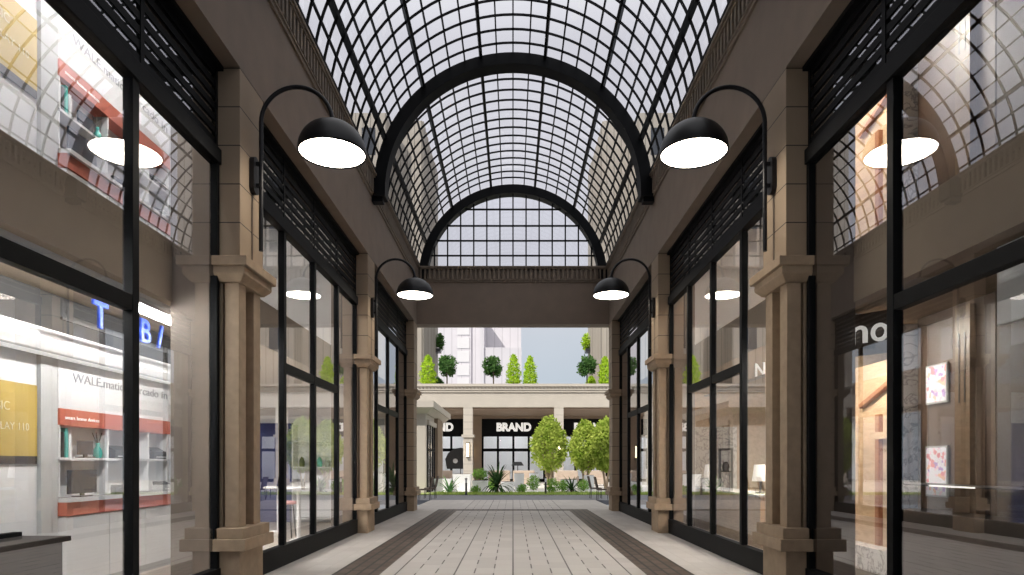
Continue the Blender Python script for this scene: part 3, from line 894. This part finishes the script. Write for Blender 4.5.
table_lamp(4.45, 11.5, .97, 'white shaded table lamp at the near end of the timber counter')
b = thing('shop_sign', 'single white letter on the right middle shop glass rail', 'sign', (4.1, 10.6, 2.9))
MB().box(4.06, 4.14, 9.9, 13.6, 2.93, 2.955).build('rail', CHAR, b)
text('lettering', 'N', .32, (4.1, 10.62, 2.96), (PI/2, 0, math.radians(-50)), LETTERW, b, .012, .002, width=.17)

# ------------------------------------------------------------------ courtyard: arcade building opposite
YA, YI = 45.7, 53.7
ab = thing('arcade_building', 'cream arcade building with columns and flat parapet across the courtyard', 'building', (0, YA, 0))
MB().box(-24, 24, YA, YA+.6, 5.57, 6.80).build('parapet_wall', CREAM, ab)
cn = MB(); cn.box(-24, 24, YA-.10, YA+.6, 6.62, 6.70)
x = -24
while x < 24:
    cn.box(x, x+.13, YA-.14, YA, 6.86, 7.0); x += .26
cn.box(-24, 24, YA-.06, YA+.6, 6.80, 7.02); cn.box(-24, 24, YA-.22, YA+.6, 7.02, 7.21); cn.box(-24, 24, YA-.12, YA, 6.76, 6.84)
cn.build('cornice', CREAM, ab)
MB().box(-24, 24, YA+.6, 62, 5.57, 7.2).build('roof_slab', ROOFM, ab)
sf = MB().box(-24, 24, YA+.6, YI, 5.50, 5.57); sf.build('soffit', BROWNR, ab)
for k in range(-2, 4):
    xc = -3.22+6.5*k
    c = MB().box(xc-.33, xc+.33, YA, YA+.7, 3.6, 5.57); c.box(xc-.33, xc+.33, YA, YA+.7, .5, 3.4)
    o = c.build('column', CREAMJ, ab)
    MB().box(xc-.45, xc+.45, YA-.12, YA+.82, 3.4, 3.6).build('capital', CREAM, o)
    MB().box(xc-.42, xc+.42, YA-.09, YA+.79, 0, .5).build('plinth', CREAM, o)
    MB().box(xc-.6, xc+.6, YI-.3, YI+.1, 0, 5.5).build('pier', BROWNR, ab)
    # shopfront right of this column
    a, b = xc+.6, xc+5.9
    MB().box(a, b, YI-.05, YI+.2, 3.94, 5.28).build('sign_band', BLACK, ab)
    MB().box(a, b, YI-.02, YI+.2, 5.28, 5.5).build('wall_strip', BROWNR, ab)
    sfw = MB()
    for j in range(5):
        xx = xc+.66+1.295*j; sfw.box(xx-.09, xx+.09, YI-.06, YI+.06, 0, 3.94)
    sfw.box(a, b, YI-.06, YI+.06, 2.55, 2.8); sfw.box(a, b, YI-.06, YI+.06, 0, .25); sfw.box(a, b, YI-.06, YI+.06, 3.8, 3.94)
    o = sfw.build('shop_window', BLACK, ab)
    f = {k2: 1 for k2 in range(6)}; f[2] = 0
    MB().box(a, b, YI-.01, YI+.01, .25, 3.85, faces=f).build('pane', [SKYGL, CLEAR], o)
MB().box(-24, 24, 57.5, 57.7, 0, 5.5).build('back_wall', WHITE, ab)
MB().box(-24, 24, YI+.2, 57.5, 5.0, 5.5).build('shop_ceiling', WHITE, ab)
lp = MB()
for k in range(-3, 4): lp.box(-3.22+6.5*k+1, -3.22+6.5*k+5.4, 54.6, 56.4, 4.95, 5.0)
lp.build('shop_light', mat('far_shop_light', (1,1,1), .5, emit=(.97, .98, 1), es=4), ab)
# signs
for xc, l in ((-6.46, 'white capital letters sign cut off at the left of the courtyard arcade'), (.06, 'white capital letters sign in the middle of the courtyard arcade'), (6.55, 'white capital letters sign behind the trees at the right of the courtyard')):
    tag(text('shop_sign', 'BRAND', .93, (xc, YI-.1, 4.28), (PI/2, 0, 0), LETTERW, None, .03, .045, width=2.9), l, 'sign', 'white signs of the courtyard shops')
# sconces
def sconce(x, y, lab):
    q = thing('wall_sconce', lab, 'lamp', (x, y, 2.0))
    MB().box(x-.12, x+.12, y-.06, y, 1.95, 3.05).build('back_plate', CHAR, q)
    MB().tube([(x, y-.12, 2.02), (x, y-.12, 2.98)], .09, 14).build('tube', SCONCE, q)
    for z in (1.96, 2.98): MB().box(x-.1, x+.1, y-.22, y-.02, z, z+.05).build('cap', CHAR, q)
sconce(-3.22, YA, 'lit tube sconce on the front of the left courtyard column')
sconce(3.28, YA, 'lit tube sconce on the right courtyard column behind the trees')
sconce(-3.42, YI-.3, 'lit tube sconce on the brown pier behind the left column')

# things in the far shops
q = thing('display_board', 'black rounded display board with white spot in the left far shop', 'display', (-4.7, 52.9, 0))
pts = [(-5.45,1.1),(-5.6,1.9),(-5.35,2.4),(-4.9,2.75),(-4.3,2.85),(-4.12,2.8),(-4.12,1.1)]
MB().prism(pts, 'y', 52.8, 52.9).build('board', CHAR, q)
so_ = MB().lathe([(.001,-.01),(.2,-.01),(.2,.01),(.001,.01)], (-4.7,52.9,0), 20).build('spot', WHITE, q)
so_.rotation_euler = (PI/2, 0, 0); so_.location = (-.05, -.115, 1.75)
mb = MB(); mb.box(-5.2, -5.14, 52.82, 52.88, 0, 1.1); mb.box(-4.36, -4.3, 52.82, 52.88, 0, 1.1); mb.build('leg', CHAR, q)
q = thing('floor_lamp', 'black drum shaded floor lamp behind the beige sofas', 'lamp', (.35, 47.5, 0))
MB().prism([(-.12,1.38),(.80,1.38),(.62,1.66),(.02,1.66)], 'y', 47.1, 47.9).build('shade', CHAR, q)
MB().tube([(.35,47.5,0),(.35,47.5,1.4)], .03, 8).build('pole', CHAR, q)

# sofas in the arcade
def sofa(x0, x1, y, lab):
    q = thing('sofa', lab, 'sofa', ((x0+x1)/2, y, 0), 'beige sofas in the courtyard arcade')
    MB().box(x0, x1, y-.4, y+.4, .12, .42).build('base', SOFA, q, .04)
    MB().box(x0, x1, y+.22, y+.42, .42, 1.05).build('backrest', SOFA, q, .05)
    for a in (x0, x1-.16): MB().box(a, a+.16, y-.4, y+.22, .42, .66).build('armrest', SOFA, q, .03)
    n = max(1, round((x1-x0)/.7))
    for k in range(n):
        w = (x1-x0-.34)/n; MB().box(x0+.17+w*k, x0+.17+w*(k+1)-.02, y-.38, y+.2, .42, .55).build('seat_cushion', SOFA, q, .03)
    for a in (x0+.06, x1-.14):
        for b in (y-.35, y+.3): MB().box(a, a+.07, b, b+.07, 0, .12).build('leg', CHAR, q)
sofa(-1.7, -.2, 44.0, 'beige sofa just right of the left column')
sofa(.0, 1.5, 44.0, 'beige sofa in the middle below the central sign')
sofa(2.9, 4.5, 44.0, 'beige sofa behind the first tree trunk')
sofa(4.8, 6.4, 44.0, 'beige sofa at the right behind the paired trees')
sofa(-5.6, -4.2, 44.0, 'beige sofa left of the left column')

# white planters
def planter(x, y, w, h, lab, plant=None):
    q = thing('white_planter', lab, 'planter', (x, y, 0), 'white planters in the courtyard')
    mb = MB(); b = (x-w*.42, x+w*.42, y-w*.42, y+w*.42); t = (x-w/2, x+w/2, y-w/2, y+w/2)
    mb.frustum(b, 0, t, h)
    mb.build('pot', WHITE, q, .02)
    MB().box(x-w*.44, x+w*.44, y-w*.44, y+w*.44, h, h+.02).build('soil', BARKD, q)
    return q

def leaves(mb, n, fn, size, rng, asp=.45, up=.0):
    for _ in range(n):
        p = Vector(fn()); d = Vector((rng.gauss(0,1), rng.gauss(0,1), rng.gauss(0,1)+up)).normalized()
        e = d.cross(Vector((rng.gauss(0,1), rng.gauss(0,1), rng.gauss(0,1)))).normalized()
        s = size*rng.uniform(.7, 1.3)
        mb.add([p, p+d*s*.5+e*s*asp*.5, p+d*s, p+d*s*.5-e*s*asp*.5], [(0,1,2,3)])
    return mb

def ball(c, r, rng, hollow=.5):
    def f():
        while True:
            v = Vector((rng.uniform(-1,1), rng.uniform(-1,1), rng.uniform(-1,1)))
            if hollow < v.length < 1: return (c[0]+v.x*r[0], c[1]+v.y*r[1], c[2]+v.z*r[2])
    return f
def lumpy(c, r, rng, n=16):
    blobs = []
    for k in range(n):
        a = rng.uniform(0, 2*PI); z = rng.uniform(-.85, .95); rr = math.sqrt(max(.05, 1-z*z))*rng.uniform(.45, .78)
        blobs.append((c[0]+r[0]*rr*math.cos(a), c[1]+r[1]*rr*math.sin(a), c[2]+r[2]*z*.85, rng.uniform(.28, .42)))
    def f():
        b = rng.choice(blobs)
        v = Vector((rng.gauss(0,1), rng.gauss(0,1), rng.gauss(0,1))).normalized()*rng.uniform(.6, 1)
        return (b[0]+v.x*b[3]*r[0], b[1]+v.y*b[3]*r[0], b[2]+v.z*b[3]*r[0])
    return f
def cone(c, r, h, rng):
    def f():
        t = rng.random()**1.3; a = rng.uniform(0, 2*PI); rr = 1.12*r*(1-t**2.6)**.75*rng.uniform(.55, 1.05)*(1+.15*math.sin(t*22))
        if t < .12: rr *= .7+t*2.5
        return (c[0]+rr*math.cos(a), c[1]+rr*math.sin(a), c[2]+t*h)
    return f

# trees
def tree(x, y, zt, zb, rw, lab, seed):
    rng = random.Random(seed)
    q = thing('courtyard_tree', lab, 'tree', (x, y, 0), 'leafy trees in the courtyard')
    zc = (zt+zb)/2; rz = (zt-zb)/2
    tr = MB()
    for k in range(4):
        a = k*PI/2+.5; dx, dy = math.cos(a), math.sin(a)
        tr.tube([(x+.06*dx, y+.06*dy, 0), (x+.12*dx, y+.1*dy, zb*.6), (x+.3*dx, y+.3*dy, zb+.3), (x+.5*rw*dx, y+.5*rw*dy, zc+.2)], [.06, .05, .04, .015], 8)
    tr.build('trunk', BARK, q)
    f1 = lumpy((x, y, zc), (rw, rw, rz), rng, 30); f2 = ball((x, y, zc), (rw*1.02, rw*1.02, rz), rng, .72)
    fn = lambda: f1() if rng.random() < .6 else f2()
    def egg():
        p = fn(); t = (p[2]-zb)/(zt-zb)
        k = 1.12 - .42*max(0, t-.5)/.5 - .2*max(0, .25-t)
        return (x+(p[0]-x)*k, y+(p[1]-y)*k, p[2])
    mb = leaves(MB(), 6500, egg, .19, rng, .55)
    mb.build('crown', LF_TREE, q)
tree(2.25, 40.0, 4.55, .95, 1.05, 'multi stemmed green tree standing alone in the courtyard', 1)
tree(4.35, 38.5, 4.15, 1.0, .88, 'green tree left of the courtyard pair', 2)
tree(5.45, 37.5, 4.2, 1.0, .95, 'green tree at the right end beside the exit pillar', 3)

# spiky plants
def rosette(x, y, n, L_, h, lab, m, name, cat, seed, z=0., w=.07, group=None, trunk=.0):
    rng = random.Random(seed)
    q = thing(name, lab, cat, (x, y, z), group)
    mb = MB()
    for k in range(n):
        a = 2*PI*k/n*1.618 + rng.uniform(-.3, .3); el = rng.uniform(.15, 1.45); ln = L_*rng.uniform(.75, 1.1)
        d = Vector((math.cos(a), math.sin(a), 0)); side = Vector((-d.y, d.x, 0))
        p = Vector((x, y, z+trunk)); vs = []; S = 6; ang = el
        for i in range(S+1):
            t = i/S; ww = w*(1-t)**.7*(.6+.8*min(1, t*3))
            vs += [p - side*ww, p + side*ww + Vector((0,0,0))]
            ang -= .22*(1.3-el*.5)
            p = p + (d*math.cos(ang)*1.0 + Vector((0,0,math.sin(ang)*h)))*ln/S
            if p.z < z+.02: p.z = z+.02
        mb.add(vs, [(2*i, 2*i+1, 2*i+3, 2*i+2) for i in range(S)])
    mb.build('leaf_rosette', m, q)
    mb = MB().lathe([(.001,0),(.08,0),(.06,trunk+.06),(.001,trunk+.08)], (x, y, z), 10); mb.build('stem', BARKD, q)
    return q
rosette(-.80, 32.3, 54, 1.2, 1.3, 'large dark strap leaved palm plant in the middle of the bed', LF_PALM, 'strap_palm', 'plant', 5, w=.065, trunk=.32)
rosette(3.0, 32.6, 34, .95, 1.2, 'dark spiky yucca below the lone tree', LF_PALM, 'yucca', 'plant', 6, w=.05, trunk=.1)
rosette(-3.2, 32.2, 26, 1.05, 1.45, 'light green agave in front of white planters at left', LF_AGAV, 'agave', 'plant', 8, w=.06)

def bush(x, y, r, h, lab, m, seed, z=0., n=500, size=.12):
    rng = random.Random(seed)
    q = thing('bush', lab, 'bush', (x, y, z), 'low green bushes in the courtyard bed')
    leaves(MB(), n, ball((x, y, z+h*.5), (r, r, h*.5), rng, .3), size, rng, .4, .8).build('leaves', m, q)
    mb = MB()
    for k in range(4): mb.tube([(x, y, z), (x+r*.4*math.cos(k*1.57), y+r*.4*math.sin(k*1.57), z+h*.5)], .012, 5)
    mb.build('stem', BARKD, q)
bush(2.0, 32.8, .38, .75, 'bright green bush under the lone tree', LF_BUSH, 11)
bush(2.7, 34.6, .3, .6, 'low green bush beside the dark yucca', LF_BUSH, 12)
bush(-1.9, 32.5, .25, .35, 'small green tuft left of the large palm', LF_BUSH, 13, n=250)
bush(.45, 33.0, .28, .42, 'small green tuft right of the large palm', LF_BUSH, 14, n=300)
bush(1.15, 36.0, .35, .85, 'taller green bush behind and right of the palm', LF_BUSH, 15)
bush(3.9, 35.5, .4, .6, 'green bush below the paired trees', LF_BUSH, 16)
bush(-1.15, 35.8, .3, .7, 'green bush behind the large palm', LF_BUSH, 17)

planter(-3.75, 34.4, .9, .72, 'wide white planter nearest the left kiosk')
planter(-2.75, 34.8, 1.0, .95, 'tall white planter behind the agave')
pq = planter(-1.75, 34.2, .85, .62, 'white planter with bright plant left of the palm')
bush(-1.75, 34.2, .42, .6, 'round green plant in the white planter', LF_BUSH, 21, z=.64)
planter(.35, 37.0, .6, .95, 'slim white planter right of the palm')
planter(1.25, 38.2, .55, .95, 'slim white planter left of the lone tree')
planter(4.35, 36.6, .55, .85, 'slim white planter below the paired trees')
planter(3.2, 36.8, .9, .6, 'wide white planter behind the yucca')
planter(-.3, 36.4, .8, .5, 'low white planter behind the palm')

def bollard(x, y, h, m, lab):
    q = thing('bollard_light', lab, 'bollard', (x, y, 0))
    MB().tube([(x, y, 0), (x, y, h*.72)], .05, 12).build('post', CHAR, q)
    MB().tube([(x, y, h*.72), (x, y, h*.93)], .045, 12).build('lens', m, q)
    MB().lathe([(.001, h*.93), (.07, h*.93), (.07, h*.97), (.001, h)], (x, y, 0), 14).build('cap', CHAR, q)
    MB().lathe([(.001, 0), (.09, 0), (.09, .03), (.001, .03)], (x, y, 0), 14).build('base', CHAR, q)
bollard(-2.27, 31.0, .82, GREYP, 'black bollard light left of the palm')
bollard(1.6, 31.4, .86, WHITEG, 'pale headed bollard light right of the palm')

# brown chairs just outside the exit
def chair(x, y, face, lab):
    q = thing('outdoor_chair', lab, 'chair', (x, y, 0), 'brown woven chairs by the arcade exit')
    f = face
    MB().box(x-.24, x+.24, y-.24, y+.24, .42, .47).build('seat', CHAIRB, q, .015)
    mb = MB(); mb.prism([(x-f*.20, .47), (x-f*.25, .47), (x-f*.36, .97), (x-f*.31, .97)], 'y', y-.24, y+.24); mb.build('backrest', CHAIRB, q, .01)
    for a in (-.21, .21):
        for b in (-.21, .21):
            MB().tube([(x+a, y+b, .42), (x+a*1.12, y+b*1.12, 0)], .013, 8).build('leg', CHAR, q)
chair(-3.66, 26.5, -1, 'brown woven chair nearest the left exit pillar')
chair(-3.62, 28.0, -1, 'brown woven chair second from the left exit pillar')
chair(3.72, 26.5, 1, 'brown woven chair nearest the right exit pillar')
chair(3.62, 28.0, 1, 'brown woven chair second from the right exit pillar')

# kiosk on the left of the courtyard
kk = thing('kiosk', 'cream flat roofed kiosk at the left of the courtyard', 'kiosk', (-6, 37, 0))
MB().box(-9, -4.5, 33.0, 41, 0, 4.1).build('wall', CREAM, kk)
fm = MB().frustum((-9.0, -4.42, 32.9, 41.0), 4.1, (-9, -4.1, 32.4, 41.0), 4.36); fm.build('eaves', CREAM, kk)
MB().box(-9, -4.0, 32.2, 41.05, 4.36, 4.69).build('roof', CREAM, kk)
MB().box(-4.5, -4.46, 33.6, 36.4, .1, 3.5).build('window', WINDK, kk)
fr = MB()
for yy in (33.55, 34.45, 35.4, 36.35): fr.box(-4.5, -4.43, yy-.06, yy+.06, 0, 3.55)
fr.box(-4.5, -4.43, 33.5, 36.4, 2.2, 2.3); fr.build('window_frame', BLACK, kk)
MB().box(-4.5, -4.36, 33.4, 36.6, 3.55, 3.8).build('lintel', CREAM, kk)
MB().box(-4.5, -4.3, 36.6, 39.0, 0, 4.1).build('pilaster', BROWNR, kk)

# closed parasol seen through the left shop
pq = thing('parasol', 'closed white parasol outside the left far shop window', 'parasol', (-5.6, 29.6, 0))
MB().tube([(-5.6, 29.6, 0), (-5.6, 29.6, 3.0)], .03, 10).build('pole', GREYP, pq)
MB().lathe([(.001, 2.95), (.04, 2.9), (.12, 2.4), (.2, 1.6), (.24, .95), (.17, .92), (.05, 1.0)], (-5.6, 29.6, 0), 14).build('canopy', WHITE, pq)
MB().lathe([(.001, 0), (.3, 0), (.3, .07), (.001, .07)], (-5.6, 29.6, 0), 20).build('base', GREYP, pq)

# grass verge
tag(MB().box(-14, 14, 31.0, 33.4, -.05, .03).build('planting_bed', GRASSG), None, None, None, 'structure')
mb = MB(); rng = random.Random(3)
for _ in range(5200):
    x = rng.uniform(-3.95, 7); y = rng.uniform(31.05, 32.2) if rng.random() < .8 else rng.uniform(32.2, 33.3)
    a = rng.uniform(0, 2*PI); h = rng.uniform(.05, .13); w = .012
    dx, dy = math.cos(a)*w, math.sin(a)*w; lx, ly = rng.uniform(-.05, .05), rng.uniform(-.05, .05)
    mb.add([(x-dx, y-dy, .03), (x+dx, y+dy, .03), (x+lx, y+ly, .03+h)], [(0,1,2)])
tag(mb.build('grass', GRASSB), 'short green grass along the edge of the courtyard bed', 'grass', None, 'stuff')

# roof terrace plants behind the parapet
ZR = 7.21
def px(x, Y): return (x-513)*Y/640
def conifer(x, h, r, m, lab, seed, y=46.75):
    rng = random.Random(seed)
    q = thing('conifer', lab, 'shrub', (x, y, ZR), 'clipped conifers on the parapet')
    leaves(MB(), 1500, cone((x, y, ZR+.12), r, h, rng), .17, rng, .5, .5).build('foliage', m, q)
    MB().tube([(x, y, ZR), (x, y, ZR+h*.8)], [.05, .015], 7).build('stem', BARKD, q)
def lollipop(x, h, r, lab, seed, y=46.75):
    rng = random.Random(seed)
    q = thing('topiary_ball_tree', lab, 'tree', (x, y, ZR), 'ball topiary trees on the parapet')
    leaves(MB(), 2400, lumpy((x, y, ZR+h-r*.9), (r, r, r*.95), rng, 20), .17, rng, .6).build('crown', LF_DARK, q)
    MB().tube([(x, y, ZR), (x, y, ZR+h-r)], .05, 8).build('trunk', BARKD, q)
Yp = 46.75
conifer(px(428, Yp), 2.05, .52, LF_LIME, 'wide lime conifer at the left end of the parapet', 31)
lollipop(px(447, Yp), 2.1, .74, 'ball topiary second from the left on the parapet', 32)
conifer(px(438, 48.2), .6, .28, LF_DARK, 'small dark shrub between lime conifer and ball topiary', 33, 48.2)
lollipop(px(493.5, Yp), 2.05, .76, 'ball topiary in front of the white tower', 34)
conifer(px(513.5, Yp), 2.1, .46, LF_LIME, 'lime conifer right beside the middle ball topiary', 35)
conifer(px(530, Yp), 2.0, .42, LF_LIME, 'lime conifer standing against open sky', 36)
lollipop(px(587, Yp), 2.1, .74, 'ball topiary at the right in front of the cream tower', 37)
conifer(px(591, 48.6), .75, .3, LF_LIME, 'small lime shrub behind the right ball topiary', 38, 48.6)
conifer(px(605, Yp), 1.95, .42, LF_LIME, 'lime conifer at the right end beside the pillar', 39)

# towers beyond
def windows(par, s_axis, rows, cols, base, step, size, fixed):
    for r in range(rows):
        for c in range(cols):
            z = base[1] + r*step[1]; u = base[0] + c*step[0]
            mb = MB()
            if s_axis == 'x': mb.box(u, u+size[0], fixed-.06, fixed+.05, z, z+size[1])
            else: mb.box(fixed-.06, fixed+.06, u, u+size[0], z, z+size[1])
            mb.build('window', WINDK, par)
tw = thing('white_tower', 'tall white tower with ribbed face far behind the parapet', 'building', (-5, 92, 0))
MB().box(-10.6, -4.2, 90, 100, 0, 26.5).build('left_block', TOWERW, tw)
MB().box(-4.2, 1.15, 90.6, 100, 0, 26.5).build('right_block', TOWERW, tw)
MB().box(-8.1, -5.9, 89.7, 90, 0, 26.5).build('bay', TOWERW, tw)
for k in range(7): MB().box(-5.9-1.9, -5.9-.2, 89.62, 89.7, 12+k*1.9, 13.5+k*1.9).build('bay_panel', mat('bay_panel_white', (.72,.71,.72), .6), tw)
MB().box(-4.45, -3.9, 86.0, 90.6, 0, 22.0).build('fin', TOWERW, tw)
MB().box(-3.9, 1.15, 86.2, 90.6, 0, 17.2).build('lower_block', TOWERW, tw)
for s, nm in ((-1, 'left'), (1, 'right')):
    X = lambda v: s*v
    tw = thing('flanking_tower', '%s cream tower with vertical ribs rising behind the parapet' % ('shaded' if s < 0 else 'sunlit'), 'building', (X(10), 54, 0))
    MB().box(X(9.4), X(18), 47.4, 62, 7.21, 27.5).build('wing', TOWERL, tw)
    MB().box(X(7.0), X(9.4), 49.4, 58.5, 7.21, 28).build('tower', TOWERL, tw)
    MB().box(X(6.85), X(7.0), 56.2, 58.5, 7.21, 28).build('corner_rib', TOWERL, tw)
    rb = MB()
    for c in range(9): rb.box(X(6.9), X(7.0), 49.5+c*.78, 49.5+c*.78+.4, 7.21, 28)
    rb.build('ribbing', TOWERL, tw)
    for r in range(5):
        for c in range(4):
            z = 10+r*3.6; x = 10.2+c*1.9
            MB().box(X(x), X(x+1), 47.37, 47.42, z, z+2.0).build('window', WINDK, tw)
    rng = random.Random(50+s)
    q = thing('hanging_plant', '%s plant trailing down the %s ribbed tower' % ('dark green' if s < 0 else 'lime green', nm), 'plant', (X(6.8), 56, 15.5))
    pc = (X(6.5), 57.2, 10.9+1.5)
    leaves(MB(), 500, ball(pc, (.3, .5, .75), rng, .1), .25, rng, .5).build('foliage', LF_DARK if s < 0 else LF_LIME, q)
    MB().box(X(6.45), X(6.84), 56.7, 57.7, 11.45, 11.75).build('trough', CHAR, q)

# unseen block added to keep the sun off the glass roof (stands left of and behind the camera)
bt = thing('neighbour_tower', 'unseen tall block added over the left shops to shade the glass roof', 'building', (-14, -15, 0))
MB().box(-22, -8.2, -45, 8.5, 8.3, 34).build('block', TOWERL, bt)
MB().box(-22, -9.4, -45, 8.5, 0, 8.3).build('podium', DARKPL, bt)

# ------------------------------------------------------------------ light
sun = bpy.data.lights.new('sun', 'SUN'); so = bpy.data.objects.new('sun', sun); COL.objects.link(so)
sun.energy = 3.8; sun.angle = math.radians(.6); sun.color = (1, .95, .87)
so.location = (-20, -25, 40)
so.rotation_euler = Vector((.467, .60, -.66)).to_track_quat('-Z', 'Y').to_euler()

w = bpy.data.worlds.new('sky'); SC.world = w; w.use_nodes = True
N, L = w.node_tree.nodes, w.node_tree.links
bg = N['Background']
tc = N.new('ShaderNodeTexCoord')
sp = N.new('ShaderNodeSeparateXYZ'); L.new(tc.outputs['Generated'], sp.inputs[0])
r = N.new('ShaderNodeValToRGB'); L.new(sp.outputs[2], r.inputs[0])
els = [(0.0, (.42, .46, .52)), (.10, (.52, .60, .68)), (.19, (.58, .63, .70)), (.27, (.70, .695, .745)), (.55, (.74, .73, .785)), (.62, (1.0, 1.0, 1.03)), (.85, (1.45, 1.42, 1.42))]
r.color_ramp.elements[0].position = els[0][0]; r.color_ramp.elements[0].color = (*els[0][1], 1)
r.color_ramp.elements[1].position = els[1][0]; r.color_ramp.elements[1].color = (*els[1][1], 1)
for p_, c_ in els[2:]:
    e = r.color_ramp.elements.new(p_); e.color = (*c_, 1)
nz = N.new('ShaderNodeTexNoise'); nz.inputs['Scale'].default_value = 3.5; nz.inputs['Detail'].default_value = 5
L.new(tc.outputs['Generated'], nz.inputs['Vector'])
cl = math_node(N, L, 'MULTIPLY_ADD', nz.outputs['Fac'], .3, .86)
vm = N.new('ShaderNodeVectorMath'); vm.operation = 'SCALE'
L.new(r.outputs[0], vm.inputs[0]); L.new(cl, vm.inputs['Scale'])
L.new(vm.outputs[0], bg.inputs[0]); bg.inputs[1].default_value = 1.0

vs = SC.view_settings
SC.display_settings.display_device = 'sRGB'
vs.view_transform = 'Standard'; vs.look = 'None'; vs.exposure = 0.0; vs.gamma = 1; vs.use_curve_mapping = False
SC.cycles.max_bounces = 14; SC.cycles.diffuse_bounces = 5; SC.cycles.glossy_bounces = 5; SC.cycles.transparent_max_bounces = 24
SC.cycles.sample_clamp_indirect = 8
